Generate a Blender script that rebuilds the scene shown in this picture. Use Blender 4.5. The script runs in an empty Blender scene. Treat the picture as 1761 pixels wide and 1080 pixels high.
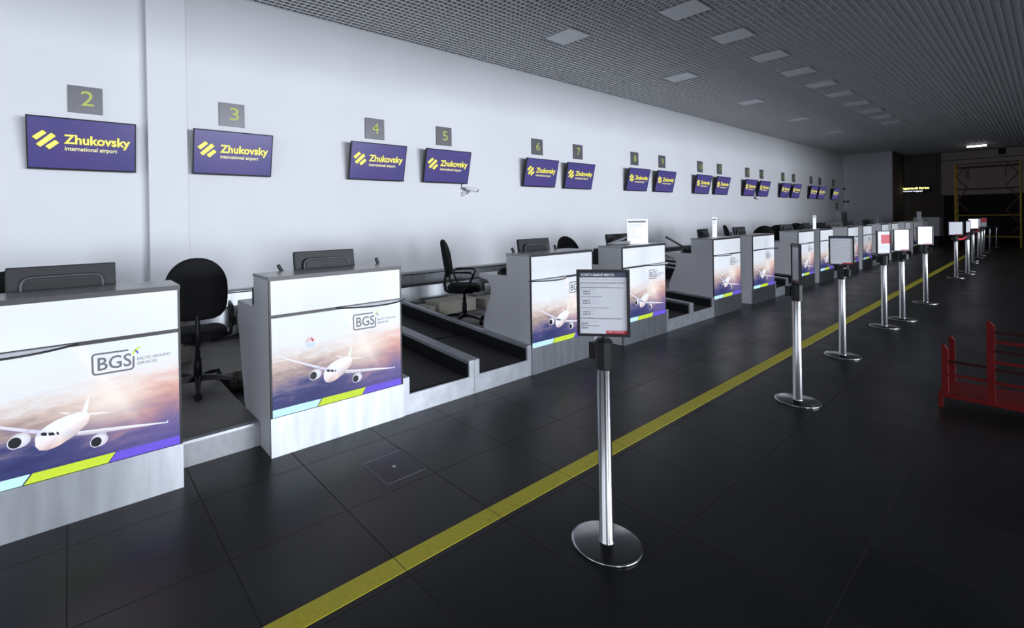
import bpy, math, random
from math import sin, cos, pi, radians
from mathutils import Vector, Matrix

random.seed(4)
SC = bpy.context.scene
COL = SC.collection

# ------------------------------------------------------------------ camera
CAM_POS = Vector((2.9290, -1.1636, 1.5661))
F_PX, CX, CY = 815.2, 747.94, 381.44
W_PX, H_PX = 1761.0, 1080.0
YAW, PITCH, ROLL = 0.91487, -0.005308, -0.016155
fwd = Vector((-sin(YAW) * cos(PITCH), cos(YAW) * cos(PITCH), sin(PITCH)))
right = Vector((cos(YAW), sin(YAW), 0))
up = right.cross(fwd)
r_ = right * cos(ROLL) + up * sin(ROLL)
u_ = -right * sin(ROLL) + up * cos(ROLL)
cam_d = bpy.data.cameras.new('camera')
cam = bpy.data.objects.new('camera', cam_d)
COL.objects.link(cam)
m = Matrix((r_, u_, -fwd)).transposed().to_4x4()
m.translation = CAM_POS
cam.matrix_world = m
cam_d.sensor_fit = 'HORIZONTAL'
cam_d.sensor_width = 36.0
cam_d.lens = 36.0 * F_PX / W_PX
cam_d.shift_x = (W_PX / 2 - CX) / W_PX
cam_d.shift_y = (CY - H_PX / 2) / W_PX
cam_d.clip_end = 200
SC.camera = cam

# ------------------------------------------------------------------ light
SC.view_settings.view_transform = 'Standard'
SC.view_settings.look = 'None'
SC.view_settings.exposure = 0.0
SC.view_settings.gamma = 1.0
SC.view_settings.use_curve_mapping = False
SC.cycles.use_denoising = True
SC.cycles.max_bounces = 8
SC.cycles.sample_clamp_indirect = 6.0
world = bpy.data.worlds.new('world')
SC.world = world
world.use_nodes = True
bg = world.node_tree.nodes['Background']
bg.inputs[0].default_value = (0.62, 0.75, 1.0, 1)
bg.inputs[1].default_value = 0.6
# daylight entering through the glazing of the right-hand wall, and a little from the wall behind the camera
XR, Y0 = 22.0, -9.0
WINDOWS = [(-8.7, -6.0), (2.0, 5.5), (5.9, 9.4), (9.8, 13.3), (13.7, 17.0)]
WZ0, WZ1 = 0.3, 3.9
BACK = [(-2.5, 1.5), (2.5, 6.5)]
def daylight(loc, rot, w, h, energy):
    ld = bpy.data.lights.new('daylight', 'AREA')
    ld.shape = 'RECTANGLE'
    ld.size = h
    ld.size_y = w
    ld.energy = energy
    ld.color = (0.87, 0.92, 1.0)
    lo = bpy.data.objects.new('daylight', ld)
    COL.objects.link(lo)
    lo.location = loc
    lo.rotation_euler = rot
for ya, yb in WINDOWS:
    daylight((XR + 0.12, (ya + yb) / 2, (WZ0 + WZ1) / 2), (0, radians(90), 0), yb - ya, WZ1 - WZ0, 1640.0 if ya > 0 else 1500.0)
for xa, xb in BACK:
    daylight(((xa + xb) / 2, Y0 - 0.12, (WZ0 + WZ1) / 2), (0, radians(90), radians(-90)), xb - xa, WZ1 - WZ0, 130.0)

# ------------------------------------------------------------------ materials
def lin(c):
    c = c / 255.0
    return c / 12.92 if c <= 0.04045 else ((c + 0.055) / 1.055) ** 2.4
def rgb(r, g, b):
    return (lin(r), lin(g), lin(b), 1.0)

def mat(name, col, rough=0.5, metal=0.0, spec=0.5, noise=None, emit=None, bump=None):
    """noise=(scale, amount, (sx,sy,sz)); bump=(scale, strength)"""
    mt = bpy.data.materials.new(name)
    mt.use_nodes = True
    nt = mt.node_tree
    b = nt.nodes['Principled BSDF']
    b.inputs['Base Color'].default_value = col
    b.inputs['Roughness'].default_value = rough
    b.inputs['Metallic'].default_value = metal
    b.inputs['Specular IOR Level'].default_value = spec
    if emit:
        b.inputs['Emission Color'].default_value = emit[0]
        b.inputs['Emission Strength'].default_value = emit[1]
    if noise or bump:
        tc = nt.nodes.new('ShaderNodeTexCoord')
    if noise:
        mp = nt.nodes.new('ShaderNodeMapping')
        mp.inputs['Scale'].default_value = noise[2] if len(noise) > 2 else (1, 1, 1)
        nt.links.new(tc.outputs['Object'], mp.inputs['Vector'])
        nz = nt.nodes.new('ShaderNodeTexNoise')
        nz.inputs['Scale'].default_value = noise[0]
        nz.inputs['Detail'].default_value = 4
        nt.links.new(mp.outputs[0], nz.inputs['Vector'])
        rp = nt.nodes.new('ShaderNodeValToRGB')
        a = noise[1]
        lo = [max(0, c * (1 - a)) for c in col[:3]] + [1]
        hi = [min(1, c * (1 + a)) for c in col[:3]] + [1]
        rp.color_ramp.elements[0].position = 0.3
        rp.color_ramp.elements[1].position = 0.7
        rp.color_ramp.elements[0].color = lo
        rp.color_ramp.elements[1].color = hi
        nt.links.new(nz.outputs['Fac'], rp.inputs[0])
        nt.links.new(rp.outputs[0], b.inputs['Base Color'])
    if bump:
        nb = nt.nodes.new('ShaderNodeTexNoise')
        nb.inputs['Scale'].default_value = bump[0]
        nt.links.new(tc.outputs['Object'], nb.inputs['Vector'])
        bp = nt.nodes.new('ShaderNodeBump')
        bp.inputs['Strength'].default_value = bump[1]
        bp.inputs['Distance'].default_value = 0.01
        nt.links.new(nb.outputs['Fac'], bp.inputs['Height'])
        nt.links.new(bp.outputs[0], b.inputs['Normal'])
    return mt

def math_node(nt, op, a, b=None, c=None):
    n = nt.nodes.new('ShaderNodeMath')
    n.operation = op
    for i, v in enumerate((a, b, c)):
        if v is None:
            continue
        if isinstance(v, (int, float)):
            n.inputs[i].default_value = v
        else:
            nt.links.new(v, n.inputs[i])
    return n.outputs[0]

def ramp_node(nt, fac, stops, interp='LINEAR'):
    n = nt.nodes.new('ShaderNodeValToRGB')
    cr = n.color_ramp
    cr.interpolation = interp
    while len(cr.elements) < len(stops):
        cr.elements.new(0.5)
    for e, (p, c) in zip(cr.elements, stops):
        e.position = p
        e.color = (c[0], c[1], c[2], 1)
    nt.links.new(fac, n.inputs[0])
    return n.outputs[0]

def mix_node(nt, fac, a, b):
    n = nt.nodes.new('ShaderNodeMix')
    n.data_type = 'RGBA'
    for v, k in ((fac, 0), (a, 6), (b, 7)):
        if isinstance(v, (int, float)):
            n.inputs[k].default_value = v
        elif isinstance(v, tuple):
            n.inputs[k].default_value = v
        else:
            nt.links.new(v, n.inputs[k])
    return n.outputs[2]

M = {}
M['wall'] = mat('wall_paint', (0.68, 0.69, 0.72, 1), 0.55, spec=0.3, noise=(0.7, 0.025), bump=(60, 0.03))
M['wall_far'] = mat('far_wall_paint', (0.62, 0.63, 0.66, 1), 0.6, spec=0.2, noise=(0.7, 0.03))
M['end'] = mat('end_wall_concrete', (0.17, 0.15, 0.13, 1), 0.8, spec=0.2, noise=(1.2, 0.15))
M['board'] = mat('off_white_board', (0.50, 0.42, 0.40, 1), 0.7, spec=0.2, noise=(1.5, 0.08))
M['louvre'] = mat('brown_louvre', (0.17, 0.14, 0.11, 1), 0.6, spec=0.3)
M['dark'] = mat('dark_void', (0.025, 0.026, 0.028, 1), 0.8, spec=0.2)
M['bars'] = mat('grille_bars', (0.70, 0.71, 0.73, 1), 0.5, spec=0.3)
M['plenum'] = mat('dark_plenum', (0.018, 0.019, 0.021, 1), 0.9, spec=0.1)
M['diffuser'] = mat('opal_diffuser', (0.82, 0.84, 0.88, 1), 0.5, spec=0.4)
M['alu'] = mat('aluminium_trim', (0.62, 0.63, 0.65, 1), 0.35, 0.7)
M['white'] = mat('white_laminate', (0.70, 0.715, 0.73, 1), 0.35, spec=0.5)
M['grey'] = mat('grey_laminate', (0.50, 0.505, 0.53, 1), 0.45, spec=0.4, noise=(260, 0.14))
M['cap'] = mat('counter_top_laminate', (0.34, 0.34, 0.35, 1), 0.25, spec=0.6, noise=(9, 0.2, (3, 1, 3)))
M['black'] = mat('black_edging', (0.012, 0.012, 0.014, 1), 0.4)
M['worktop'] = mat('pale_worktop', (0.62, 0.63, 0.65, 1), 0.35, noise=(200, 0.08))
M['glass'] = mat('shelf_glass', (0.66, 0.68, 0.74, 1), 0.08, spec=0.7)
M['steel'] = mat('brushed_steel', (0.42, 0.44, 0.47, 1), 0.46, 1.0, noise=(4, 0.14, (3, 3, 0.4)))
M['steel_dull'] = mat('scratched_steel', (0.44, 0.46, 0.50, 1), 0.45, 0.85, noise=(9, 0.12, (1, 1, 1)))
M['chrome'] = mat('polished_steel', (0.32, 0.32, 0.33, 1), 0.18, 1.0)
M['rubber'] = mat('conveyor_rubber', (0.022, 0.021, 0.021, 1), 0.65, spec=0.3, noise=(45, 0.3))
M['plastic'] = mat('black_plastic', (0.010, 0.010, 0.012, 1), 0.45, spec=0.25)
M['plastic_mid'] = mat('monitor_plastic', (0.016, 0.017, 0.020, 1), 0.5, spec=0.3, bump=(300, 0.05))
M['ridge'] = mat('monitor_ridge', (0.05, 0.053, 0.06, 1), 0.4)
M['fabric'] = mat('black_fabric', (0.012, 0.012, 0.013, 1), 0.9, spec=0.15, noise=(300, 0.4))
M['platform'] = mat('platform_vinyl', (0.15, 0.14, 0.13, 1), 0.55, spec=0.3, noise=(3, 0.12))
M['riser'] = mat('riser_metal', (0.36, 0.37, 0.39, 1), 0.4, 0.3, noise=(20, 0.08))
M['card'] = mat('beige_cardboard', (0.36, 0.34, 0.29, 1), 0.8, spec=0.2, noise=(6, 0.1))
M['paper'] = mat('white_paper', (0.84, 0.85, 0.87, 1), 0.5, spec=0.3)
M['poster'] = mat('poster_paper', (0.60, 0.61, 0.65, 1), 0.16, spec=0.6)
M['ink'] = mat('grey_ink', (0.10, 0.11, 0.15, 1), 0.6)
M['ink_soft'] = mat('soft_grey_ink', (0.34, 0.36, 0.42, 1), 0.6)
M['navy'] = mat('navy_ink', (0.03, 0.035, 0.075, 1), 0.5)
M['red_ink'] = mat('red_ink', (0.42, 0.012, 0.03, 1), 0.5)
M['plate'] = mat('number_plate_grey', (0.15, 0.15, 0.163, 1), 0.35, 0.35, noise=(120, 0.08))
M['lime'] = mat('lime_number', (0.44, 0.50, 0.10, 1), 0.5)
M['yellow'] = mat('yellow_scaffold', (0.36, 0.24, 0.012, 1), 0.5, noise=(8, 0.15))
M['rust'] = mat('dark_red_brace', (0.09, 0.014, 0.014, 1), 0.5)
M['red'] = mat('red_paint', (0.12, 0.004, 0.004, 1), 0.6, spec=0.15, noise=(6, 0.12))
M['darkred'] = mat('dark_red_paint', (0.025, 0.003, 0.003, 1), 0.6, spec=0.15)
M['logo_grey'] = mat('logo_grey', (0.12, 0.12, 0.135, 1), 0.4)
M['logo_soft'] = mat('logo_soft_grey', (0.17, 0.17, 0.19, 1), 0.4)
M['p_lime'] = mat('print_lime', (0.56, 0.70, 0.04, 1), 0.3)
M['p_cyan'] = mat('print_cyan', (0.55, 0.82, 0.93, 1), 0.3)
M['p_violet'] = mat('print_violet', (0.15, 0.09, 0.62, 1), 0.3)
M['p_dark'] = mat('print_dark', (0.012, 0.012, 0.018, 1), 0.3)
M['tape_red'] = mat('red_belt', (0.45, 0.02, 0.03, 1), 0.6)
M['tape_blue'] = mat('navy_belt', (0.012, 0.014, 0.07, 1), 0.6)
M['cctv'] = mat('camera_shell', (0.70, 0.71, 0.73, 1), 0.35)
M['screen'] = mat('purple_screen', (0.03, 0.025, 0.07, 1), 0.22, spec=0.5,
                  emit=((0.078, 0.060, 0.27, 1), 0.72))
M['scr_yellow'] = mat('screen_yellow', (0.2, 0.2, 0.05, 1), 0.4, emit=((1.0, 0.90, 0.13, 1), 0.85))
M['scr_white'] = mat('screen_pale', (0.2, 0.2, 0.1, 1), 0.4, emit=((0.95, 0.9, 0.52, 1), 0.8))
M['scr_edge'] = mat('screen_outline', (0.02, 0.02, 0.01, 1), 0.4, emit=((0.035, 0.03, 0.02, 1), 0.7))
M['tube'] = mat('lit_tube', (1, 1, 1, 1), 0.5, emit=((1.0, 0.97, 0.92, 1), 5.0))
M['sign_y'] = mat('lit_yellow_letters', (0.3, 0.3, 0.1, 1), 0.5, emit=((1.0, 0.95, 0.30, 1), 2.6))
M['sign_w'] = mat('lit_white_letters', (0.3, 0.3, 0.3, 1), 0.5, emit=((0.85, 0.85, 1.0, 1), 1.8))

for k in ('steel', 'steel_dull'):
    nt = M[k].node_tree
    uvn = nt.nodes.new('ShaderNodeTangent'); uvn.direction_type = 'UV_MAP'; uvn.uv_map = 'brush'
    b = nt.nodes['Principled BSDF']
    b.inputs['Anisotropic'].default_value = 0.82 if k == 'steel' else 0.6
    nt.links.new(uvn.outputs[0], b.inputs['Tangent'])
# screen: slight uneven backlight
nt = M['screen'].node_tree
tc = nt.nodes.new('ShaderNodeTexCoord')
nz = nt.nodes.new('ShaderNodeTexNoise'); nz.inputs['Scale'].default_value = 2.2
nt.links.new(tc.outputs['Object'], nz.inputs['Vector'])
c_ = ramp_node(nt, nz.outputs['Fac'], [(0.3, (0.055, 0.062, 0.25)), (0.7, (0.088, 0.058, 0.25))])
nt.links.new(c_, nt.nodes['Principled BSDF'].inputs['Emission Color'])

# vertex-coloured print (the aircraft on the counters)
mt = bpy.data.materials.new('aircraft_print'); mt.use_nodes = True
nt = mt.node_tree
at = nt.nodes.new('ShaderNodeAttribute'); at.attribute_name = 'ink'
nt.links.new(at.outputs['Color'], nt.nodes['Principled BSDF'].inputs['Base Color'])
nt.nodes['Principled BSDF'].inputs['Roughness'].default_value = 0.3
M['print'] = mt

# printed sunset clouds on the counter fronts
mt = bpy.data.materials.new('cloud_print'); mt.use_nodes = True
nt = mt.node_tree
b = nt.nodes['Principled BSDF']; b.inputs['Roughness'].default_value = 0.28
tc = nt.nodes.new('ShaderNodeTexCoord')
sep = nt.nodes.new('ShaderNodeSeparateXYZ')
nt.links.new(tc.outputs['Object'], sep.inputs[0])
Y, Z = sep.outputs[1], sep.outputs[2]
def noise_tex(sy, sz, detail, dist=0.0, tilt=0.0):
    mp = nt.nodes.new('ShaderNodeMapping')
    mp.inputs['Scale'].default_value = (1, sy, sz)
    mp.inputs['Rotation'].default_value = (tilt, 0, 0)
    nt.links.new(tc.outputs['Object'], mp.inputs['Vector'])
    n = nt.nodes.new('ShaderNodeTexNoise')
    n.inputs['Scale'].default_value = 1.0
    n.inputs['Detail'].default_value = detail
    n.inputs['Roughness'].default_value = 0.6
    n.inputs['Distortion'].default_value = dist
    nt.links.new(mp.outputs[0], n.inputs['Vector'])
    return n.outputs['Fac']
v = math_node(nt, 'DIVIDE', math_node(nt, 'SUBTRACT', Z, 0.26), 0.66)
n1 = math_node(nt, 'SUBTRACT', noise_tex(2.6, 11, 7, 0.6, 0.10), 0.5)
n2 = math_node(nt, 'SUBTRACT', noise_tex(9, 34, 5, 0.4, -0.1), 0.5)
# fade the clouds out towards the white top
amp = math_node(nt, 'MULTIPLY', math_node(nt, 'SUBTRACT', 0.95, v), 0.75)
t = math_node(nt, 'ADD', v, math_node(nt, 'MULTIPLY', n1, amp))
t = math_node(nt, 'ADD', t, math_node(nt, 'MULTIPLY', n2, 0.24))
left = ramp_node(nt, t, [(0.0, (0.022, 0.026, 0.10)), (0.2, (0.045, 0.05, 0.16)), (0.32, (0.20, 0.16, 0.24)),
                         (0.42, (0.36, 0.26, 0.24)), (0.52, (0.60, 0.46, 0.40)), (0.60, (0.72, 0.66, 0.62)),
                         (0.70, (0.75, 0.75, 0.77)), (1.0, (0.73, 0.765, 0.80))])
rite = ramp_node(nt, t, [(0.0, (0.09, 0.075, 0.24)), (0.2, (0.16, 0.12, 0.27)), (0.36, (0.36, 0.19, 0.24)),
                         (0.48, (0.58, 0.30, 0.25)), (0.58, (0.72, 0.45, 0.38)), (0.70, (0.78, 0.70, 0.66)),
                         (0.80, (0.75, 0.76, 0.79)), (1.0, (0.73, 0.765, 0.80))])
us = nt.nodes.new('ShaderNodeMapRange'); us.interpolation_type = 'SMOOTHSTEP'
us.inputs[1].default_value = 0.35; us.inputs[2].default_value = 0.95
nt.links.new(math_node(nt, 'ADD', Y, math_node(nt, 'MULTIPLY', n1, 0.4)), us.inputs[0])
base = mix_node(nt, us.outputs[0], left, rite)
# sun glow in the print, right of the tail
dy = math_node(nt, 'SUBTRACT', Y, 0.70); dz = math_node(nt, 'MULTIPLY', math_node(nt, 'SUBTRACT', Z, 0.60), 1.6)
d2 = math_node(nt, 'ADD', math_node(nt, 'MULTIPLY', dy, dy), math_node(nt, 'MULTIPLY', dz, dz))
glow = math_node(nt, 'MULTIPLY', math_node(nt, 'POWER', 2.718, math_node(nt, 'MULTIPLY', d2, -38.0)), 0.75)
base = mix_node(nt, glow, base, (0.93, 0.83, 0.72, 1))
# slanting ray from the glow
ry = math_node(nt, 'ADD', dy, math_node(nt, 'MULTIPLY', math_node(nt, 'SUBTRACT', 0.66, Z), -0.55))
ray_ = math_node(nt, 'POWER', 2.718, math_node(nt, 'MULTIPLY', math_node(nt, 'MULTIPLY', ry, ry), -900.0))
rz = nt.nodes.new('ShaderNodeMapRange'); rz.inputs[1].default_value = 0.42; rz.inputs[2].default_value = 0.62
nt.links.new(Z, rz.inputs[0])
base = mix_node(nt, math_node(nt, 'MULTIPLY', math_node(nt, 'MULTIPLY', ray_, rz.outputs[0]), 0.45), base, (0.95, 0.82, 0.74, 1))
nt.links.new(base, b.inputs['Base Color'])
M['clouds'] = mt

# floor: dark 600 mm tiles, grout lines on the 0.6 m grid
mt = bpy.data.materials.new('dark_floor_tiles'); mt.use_nodes = True
nt = mt.node_tree
b = nt.nodes['Principled BSDF']
tc = nt.nodes.new('ShaderNodeTexCoord')
sep = nt.nodes.new('ShaderNodeSeparateXYZ'); nt.links.new(tc.outputs['Object'], sep.inputs[0])
def joint(o):
    f = math_node(nt, 'FRACT', math_node(nt, 'ADD', math_node(nt, 'DIVIDE', o, 0.6), 0.5))
    return math_node(nt, 'LESS_THAN', math_node(nt, 'ABSOLUTE', math_node(nt, 'SUBTRACT', f, 0.5)), 0.0045)
g = math_node(nt, 'MAXIMUM', joint(sep.outputs[0]), joint(sep.outputs[1]))
cell = nt.nodes.new('ShaderNodeTexWhiteNoise'); cell.noise_dimensions = '2D'
cv = nt.nodes.new('ShaderNodeCombineXYZ')
nt.links.new(math_node(nt, 'FLOOR', math_node(nt, 'DIVIDE', sep.outputs[0], 0.6)), cv.inputs[0])
nt.links.new(math_node(nt, 'FLOOR', math_node(nt, 'DIVIDE', sep.outputs[1], 0.6)), cv.inputs[1])
nt.links.new(cv.outputs[0], cell.inputs['Vector'])
tilec = ramp_node(nt, cell.outputs['Value'], [(0, (0.009, 0.0095, 0.0115)), (1, (0.013, 0.0135, 0.0155))])
nz = nt.nodes.new('ShaderNodeTexNoise'); nz.inputs['Scale'].default_value = 1.6; nz.inputs['Detail'].default_value = 5
nt.links.new(tc.outputs['Object'], nz.inputs['Vector'])
nzc = ramp_node(nt, nz.outputs['Fac'], [(0.3, (0.8, 0.8, 0.8)), (0.7, (1.2, 1.2, 1.2))])
mm = nt.nodes.new('ShaderNodeMix'); mm.data_type = 'RGBA'; mm.blend_type = 'MULTIPLY'; mm.inputs[0].default_value = 1
nt.links.new(tilec, mm.inputs[6]); nt.links.new(nzc, mm.inputs[7])
col = mix_node(nt, g, mm.outputs[2], (0.012, 0.012, 0.013, 1))
nt.links.new(col, b.inputs['Base Color'])
rr = ramp_node(nt, nz.outputs['Fac'], [(0.3, (0.30,) * 3), (0.7, (0.40,) * 3)])
nt.links.new(math_node(nt, 'MAXIMUM', rr, math_node(nt, 'MULTIPLY', g, 0.8)), b.inputs['Roughness'])
b.inputs['Specular IOR Level'].default_value = 0.28
bp = nt.nodes.new('ShaderNodeBump'); bp.inputs['Strength'].default_value = 0.4; bp.inputs['Distance'].default_value = 0.002
nt.links.new(math_node(nt, 'SUBTRACT', 1.0, g), bp.inputs['Height'])
nt.links.new(bp.outputs[0], b.inputs['Normal'])
M['floor'] = mt

# yellow floor line with worn joints
mt = bpy.data.materials.new('yellow_line_paint'); mt.use_nodes = True
nt = mt.node_tree
b = nt.nodes['Principled BSDF']; b.inputs['Roughness'].default_value = 0.5
tc = nt.nodes.new('ShaderNodeTexCoord')
sep = nt.nodes.new('ShaderNodeSeparateXYZ'); nt.links.new(tc.outputs['Object'], sep.inputs[0])
g = joint(sep.outputs[1])
nz = nt.nodes.new('ShaderNodeTexNoise'); nz.inputs['Scale'].default_value = 55; nz.inputs['Detail'].default_value = 3
nt.links.new(tc.outputs['Object'], nz.inputs['Vector'])
yc = ramp_node(nt, nz.outputs['Fac'], [(0.22, (0.20, 0.18, 0.02)), (0.30, (0.48, 0.42, 0.015)), (0.7, (0.58, 0.51, 0.02))])
nt.links.new(mix_node(nt, math_node(nt, 'MULTIPLY', g, 0.8), yc, (0.06, 0.05, 0.01, 1)), b.inputs['Base Color'])
M['line'] = mt

# ------------------------------------------------------------------ mesh builder
class MB:
    def __init__(s):
        s.v = []; s.f = []; s.mi = []; s.sm = []; s.mats = []; s.ink = {}
    def _m(s, mtl):
        if mtl not in s.mats:
            s.mats.append(mtl)
        return s.mats.index(mtl)
    def add(s, vs, fs, mtl, smooth=False, ink=None):
        k = s._m(mtl); o = len(s.v)
        s.v += [tuple(p) for p in vs]
        for f in fs:
            s.f.append([o + i for i in f]); s.mi.append(k); s.sm.append(smooth)
        if ink is not None:
            for i in range(len(vs)):
                s.ink[o + i] = ink[i] if isinstance(ink, list) else ink
        return s
    def box(s, a, b_, mtl):
        x0, y0, z0 = a; x1, y1, z1 = b_
        if x0 > x1: x0, x1 = x1, x0
        if y0 > y1: y0, y1 = y1, y0
        if z0 > z1: z0, z1 = z1, z0
        vs = [(x0, y0, z0), (x1, y0, z0), (x1, y1, z0), (x0, y1, z0), (x0, y0, z1), (x1, y0, z1), (x1, y1, z1), (x0, y1, z1)]
        return s.add(vs, [(0, 3, 2, 1), (4, 5, 6, 7), (0, 1, 5, 4), (1, 2, 6, 5), (2, 3, 7, 6), (3, 0, 4, 7)], mtl)
    def prism(s, poly, axis, a, b_, mtl, smooth=False):
        """polygon in the two other axes (cyclic order), extruded along axis from a to b_"""
        def mk(p, t):
            if axis == 'x': return (t, p[0], p[1])
            if axis == 'y': return (p[0], t, p[1])
            return (p[0], p[1], t)
        n = len(poly)
        vs = [mk(p, a) for p in poly] + [mk(p, b_) for p in poly]
        s.add(vs, [tuple(range(n)), tuple(range(2 * n - 1, n - 1, -1))], mtl)
        o = len(s.v)
        vs2 = list(vs)
        return s.add(vs2, [(i, (i + 1) % n, n + (i + 1) % n, n + i) for i in range(n)], mtl, smooth)
    def bar(s, p, q, w, mtl, h=None):
        """square bar between two points"""
        p = Vector(p); q = Vector(q); d = (q - p)
        L = d.length; d.normalize()
        ref = Vector((0, 0, 1)) if abs(d.z) < 0.95 else Vector((1, 0, 0))
        a = d.cross(ref).normalized() * (w / 2); b2 = a.cross(d).normalized() * ((h or w) / 2)
        vs = [p + a + b2, p - a + b2, p - a - b2, p + a - b2, q + a + b2, q - a + b2, q - a - b2, q + a - b2]
        return s.add(vs, [(3, 2, 1, 0), (4, 5, 6, 7), (0, 1, 5, 4), (1, 2, 6, 5), (2, 3, 7, 6), (3, 0, 4, 7)], mtl)
    def tube(s, pts, r, mtl, n=10, cap=True, closed=False):
        pts = [Vector(p) for p in pts]
        rs = r if isinstance(r, (list, tuple)) else [r] * len(pts)
        vs = []; fs = []
        m_ = len(pts)
        prev = None
        for i, p in enumerate(pts):
            if closed:
                d = pts[(i + 1) % m_] - pts[i - 1]
            else:
                d = pts[min(i + 1, m_ - 1)] - pts[max(i - 1, 0)]
            d.normalize()
            if prev is None:
                ref = Vector((0, 0, 1)) if abs(d.z) < 0.9 else Vector((1, 0, 0))
                a = d.cross(ref).normalized()
            else:
                a = (prev - d * prev.dot(d)).normalized()
            prev = a
            b2 = d.cross(a)
            for k in range(n):
                t = 2 * pi * k / n
                vs.append(p + (a * cos(t) + b2 * sin(t)) * rs[i])
        segs = m_ if closed else m_ - 1
        for i in range(segs):
            j = (i + 1) % m_
            for k in range(n):
                fs.append((i * n + k, i * n + (k + 1) % n, j * n + (k + 1) % n, j * n + k))
        s.add(vs, fs, mtl, True)
        if cap and not closed:
            s.add(vs[:n], [tuple(range(n - 1, -1, -1))], mtl)
            s.add(vs[-n:], [tuple(range(n))], mtl)
        return s
    def lathe(s, prof, mtl, n=32, c=(0, 0, 0), axis='z', smooth=True):
        """profile of (radius, height) revolved about an axis through c"""
        vs = []; fs = []
        for r, h in prof:
            for k in range(n):
                t = 2 * pi * k / n
                a, b2 = r * cos(t), r * sin(t)
                p = {'z': (a, b2, h), 'y': (a, h, b2), 'x': (h, a, b2)}[axis]
                vs.append((p[0] + c[0], p[1] + c[1], p[2] + c[2]))
        for i in range(len(prof) - 1):
            for k in range(n):
                fs.append((i * n + k, i * n + (k + 1) % n, (i + 1) * n + (k + 1) % n, (i + 1) * n + k))
        s.add(vs, fs, mtl, smooth)
        if prof[0][0] > 1e-5: s.add(vs[:n], [tuple(range(n))], mtl)
        if prof[-1][0] > 1e-5: s.add(vs[-n:], [tuple(range(n))], mtl)
        return s
    def pillow(s, outline, place, thick, mtl, bow=None, rings=5):
        """cushion: outline (u,v) about its centre, domed on both faces; place(u,v,w) -> xyz"""
        n = len(outline)
        cu = sum(p[0] for p in outline) / n; cv_ = sum(p[1] for p in outline) / n
        vs = []; fs = []
        def ring(k, w):
            for (u, v_) in outline:
                vs.append(place(cu + (u - cu) * k, cv_ + (v_ - cv_) * k, w))
        prof = []
        for i in range(rings + 1):
            t = (pi / 2) * i / rings
            prof.append((1 - 0.16 * (1 - cos(t)) if False else 0.80 + 0.20 * cos(t), thick / 2 * sin(t)))
        full = [(k, -w) for k, w in reversed(prof)] + prof[1:]
        full = [(0.4, -thick / 2 * 1.05)] + full + [(0.4, thick / 2 * 1.05)]
        for k, w in full: ring(k, w)
        m_ = len(full)
        for i in range(m_ - 1):
            for k in range(n):
                fs.append((i * n + k, i * n + (k + 1) % n, (i + 1) * n + (k + 1) % n, (i + 1) * n + k))
        fs.append(tuple(range(n - 1, -1, -1)))
        fs.append(tuple(range((m_ - 1) * n, m_ * n)))
        return s.add(vs, fs, mtl, True)
    def poly_x(s, pts, x, mtl, ink=None, centre=None):
        """flat polygon in the y-z plane at x, facing +x"""
        vs = [(x, p[0], p[1]) for p in pts]
        area = sum(pts[i][0] * pts[(i + 1) % len(pts)][1] - pts[(i + 1) % len(pts)][0] * pts[i][1] for i in range(len(pts)))
        if area < 0:
            vs.reverse()
            if isinstance(ink, list): ink = ink[::-1]
        if centre is None:
            return s.add(vs, [tuple(range(len(vs)))], mtl, ink=ink)
        n = len(vs)
        cvert = (x, centre[0], centre[1])
        ii = None
        if ink is not None:
            ii = (ink if isinstance(ink, list) else [ink] * n) + [centre[2]]
        return s.add(vs + [cvert], [(i, (i + 1) % n, n) for i in range(n)], mtl, ink=ii)
    def text(s, body, place, size, mtl, align='LEFT', bold=0.0, width=None, height=None, res=3):
        """flat lettering; place(u, v) -> xyz, letters read along +u, up along +v"""
        c = bpy.data.curves.new('lettering', 'FONT')
        c.body = body; c.size = size; c.align_x = align; c.offset = bold * size; c.resolution_u = res
        o = bpy.data.objects.new('lettering', c)
        COL.objects.link(o)
        bpy.context.view_layer.update()
        dg = bpy.context.evaluated_depsgraph_get()
        me = bpy.data.meshes.new_from_object(o.evaluated_get(dg))
        xs = [q.co.x for q in me.vertices]; ys = [q.co.y for q in me.vertices]
        if xs:
            kx = ky = 1.0
            if width: kx = width / (max(xs) - min(xs))
            if height: ky = height / (max(ys) - min(ys))
            vs = [place(q.co.x * kx, q.co.y * ky) for q in me.vertices]
            s.add(vs, [tuple(p.vertices) for p in me.polygons], mtl)
        bpy.data.objects.remove(o); bpy.data.curves.remove(c); bpy.data.meshes.remove(me)
        return s
    def build(s, name, parent=None, loc=None, bevel=0.0, sub=0):
        me = bpy.data.meshes.new(name)
        me.from_pydata(s.v, [], s.f)
        for k in s.mats: me.materials.append(M[k])
        for p, k, smo in zip(me.polygons, s.mi, s.sm):
            p.material_index = k; p.use_smooth = smo
        if s.ink:
            a = me.color_attributes.new('ink', 'FLOAT_COLOR', 'POINT')
            for i, c in s.ink.items():
                a.data[i].color = (c[0], c[1], c[2], 1)
        if 'steel' in s.mats or 'steel_dull' in s.mats:
            uv = me.uv_layers.new(name='brush')
            for lp in me.loops:
                c = me.vertices[lp.vertex_index].co
                uv.data[lp.index].uv = (c.z + 0.05 * c.x, c.y + c.x)
        me.update()
        o = bpy.data.objects.new(name, me)
        COL.objects.link(o)
        if parent is not None: o.parent = parent
        if loc is not None: o.location = loc
        if bevel:
            bv = o.modifiers.new('bevel', 'BEVEL'); bv.width = bevel; bv.segments = 2
            bv.limit_method = 'ANGLE'; bv.angle_limit = radians(50)
        if sub:
            sb = o.modifiers.new('sub', 'SUBSURF'); sb.levels = sub; sb.render_levels = sub
        return o

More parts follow.
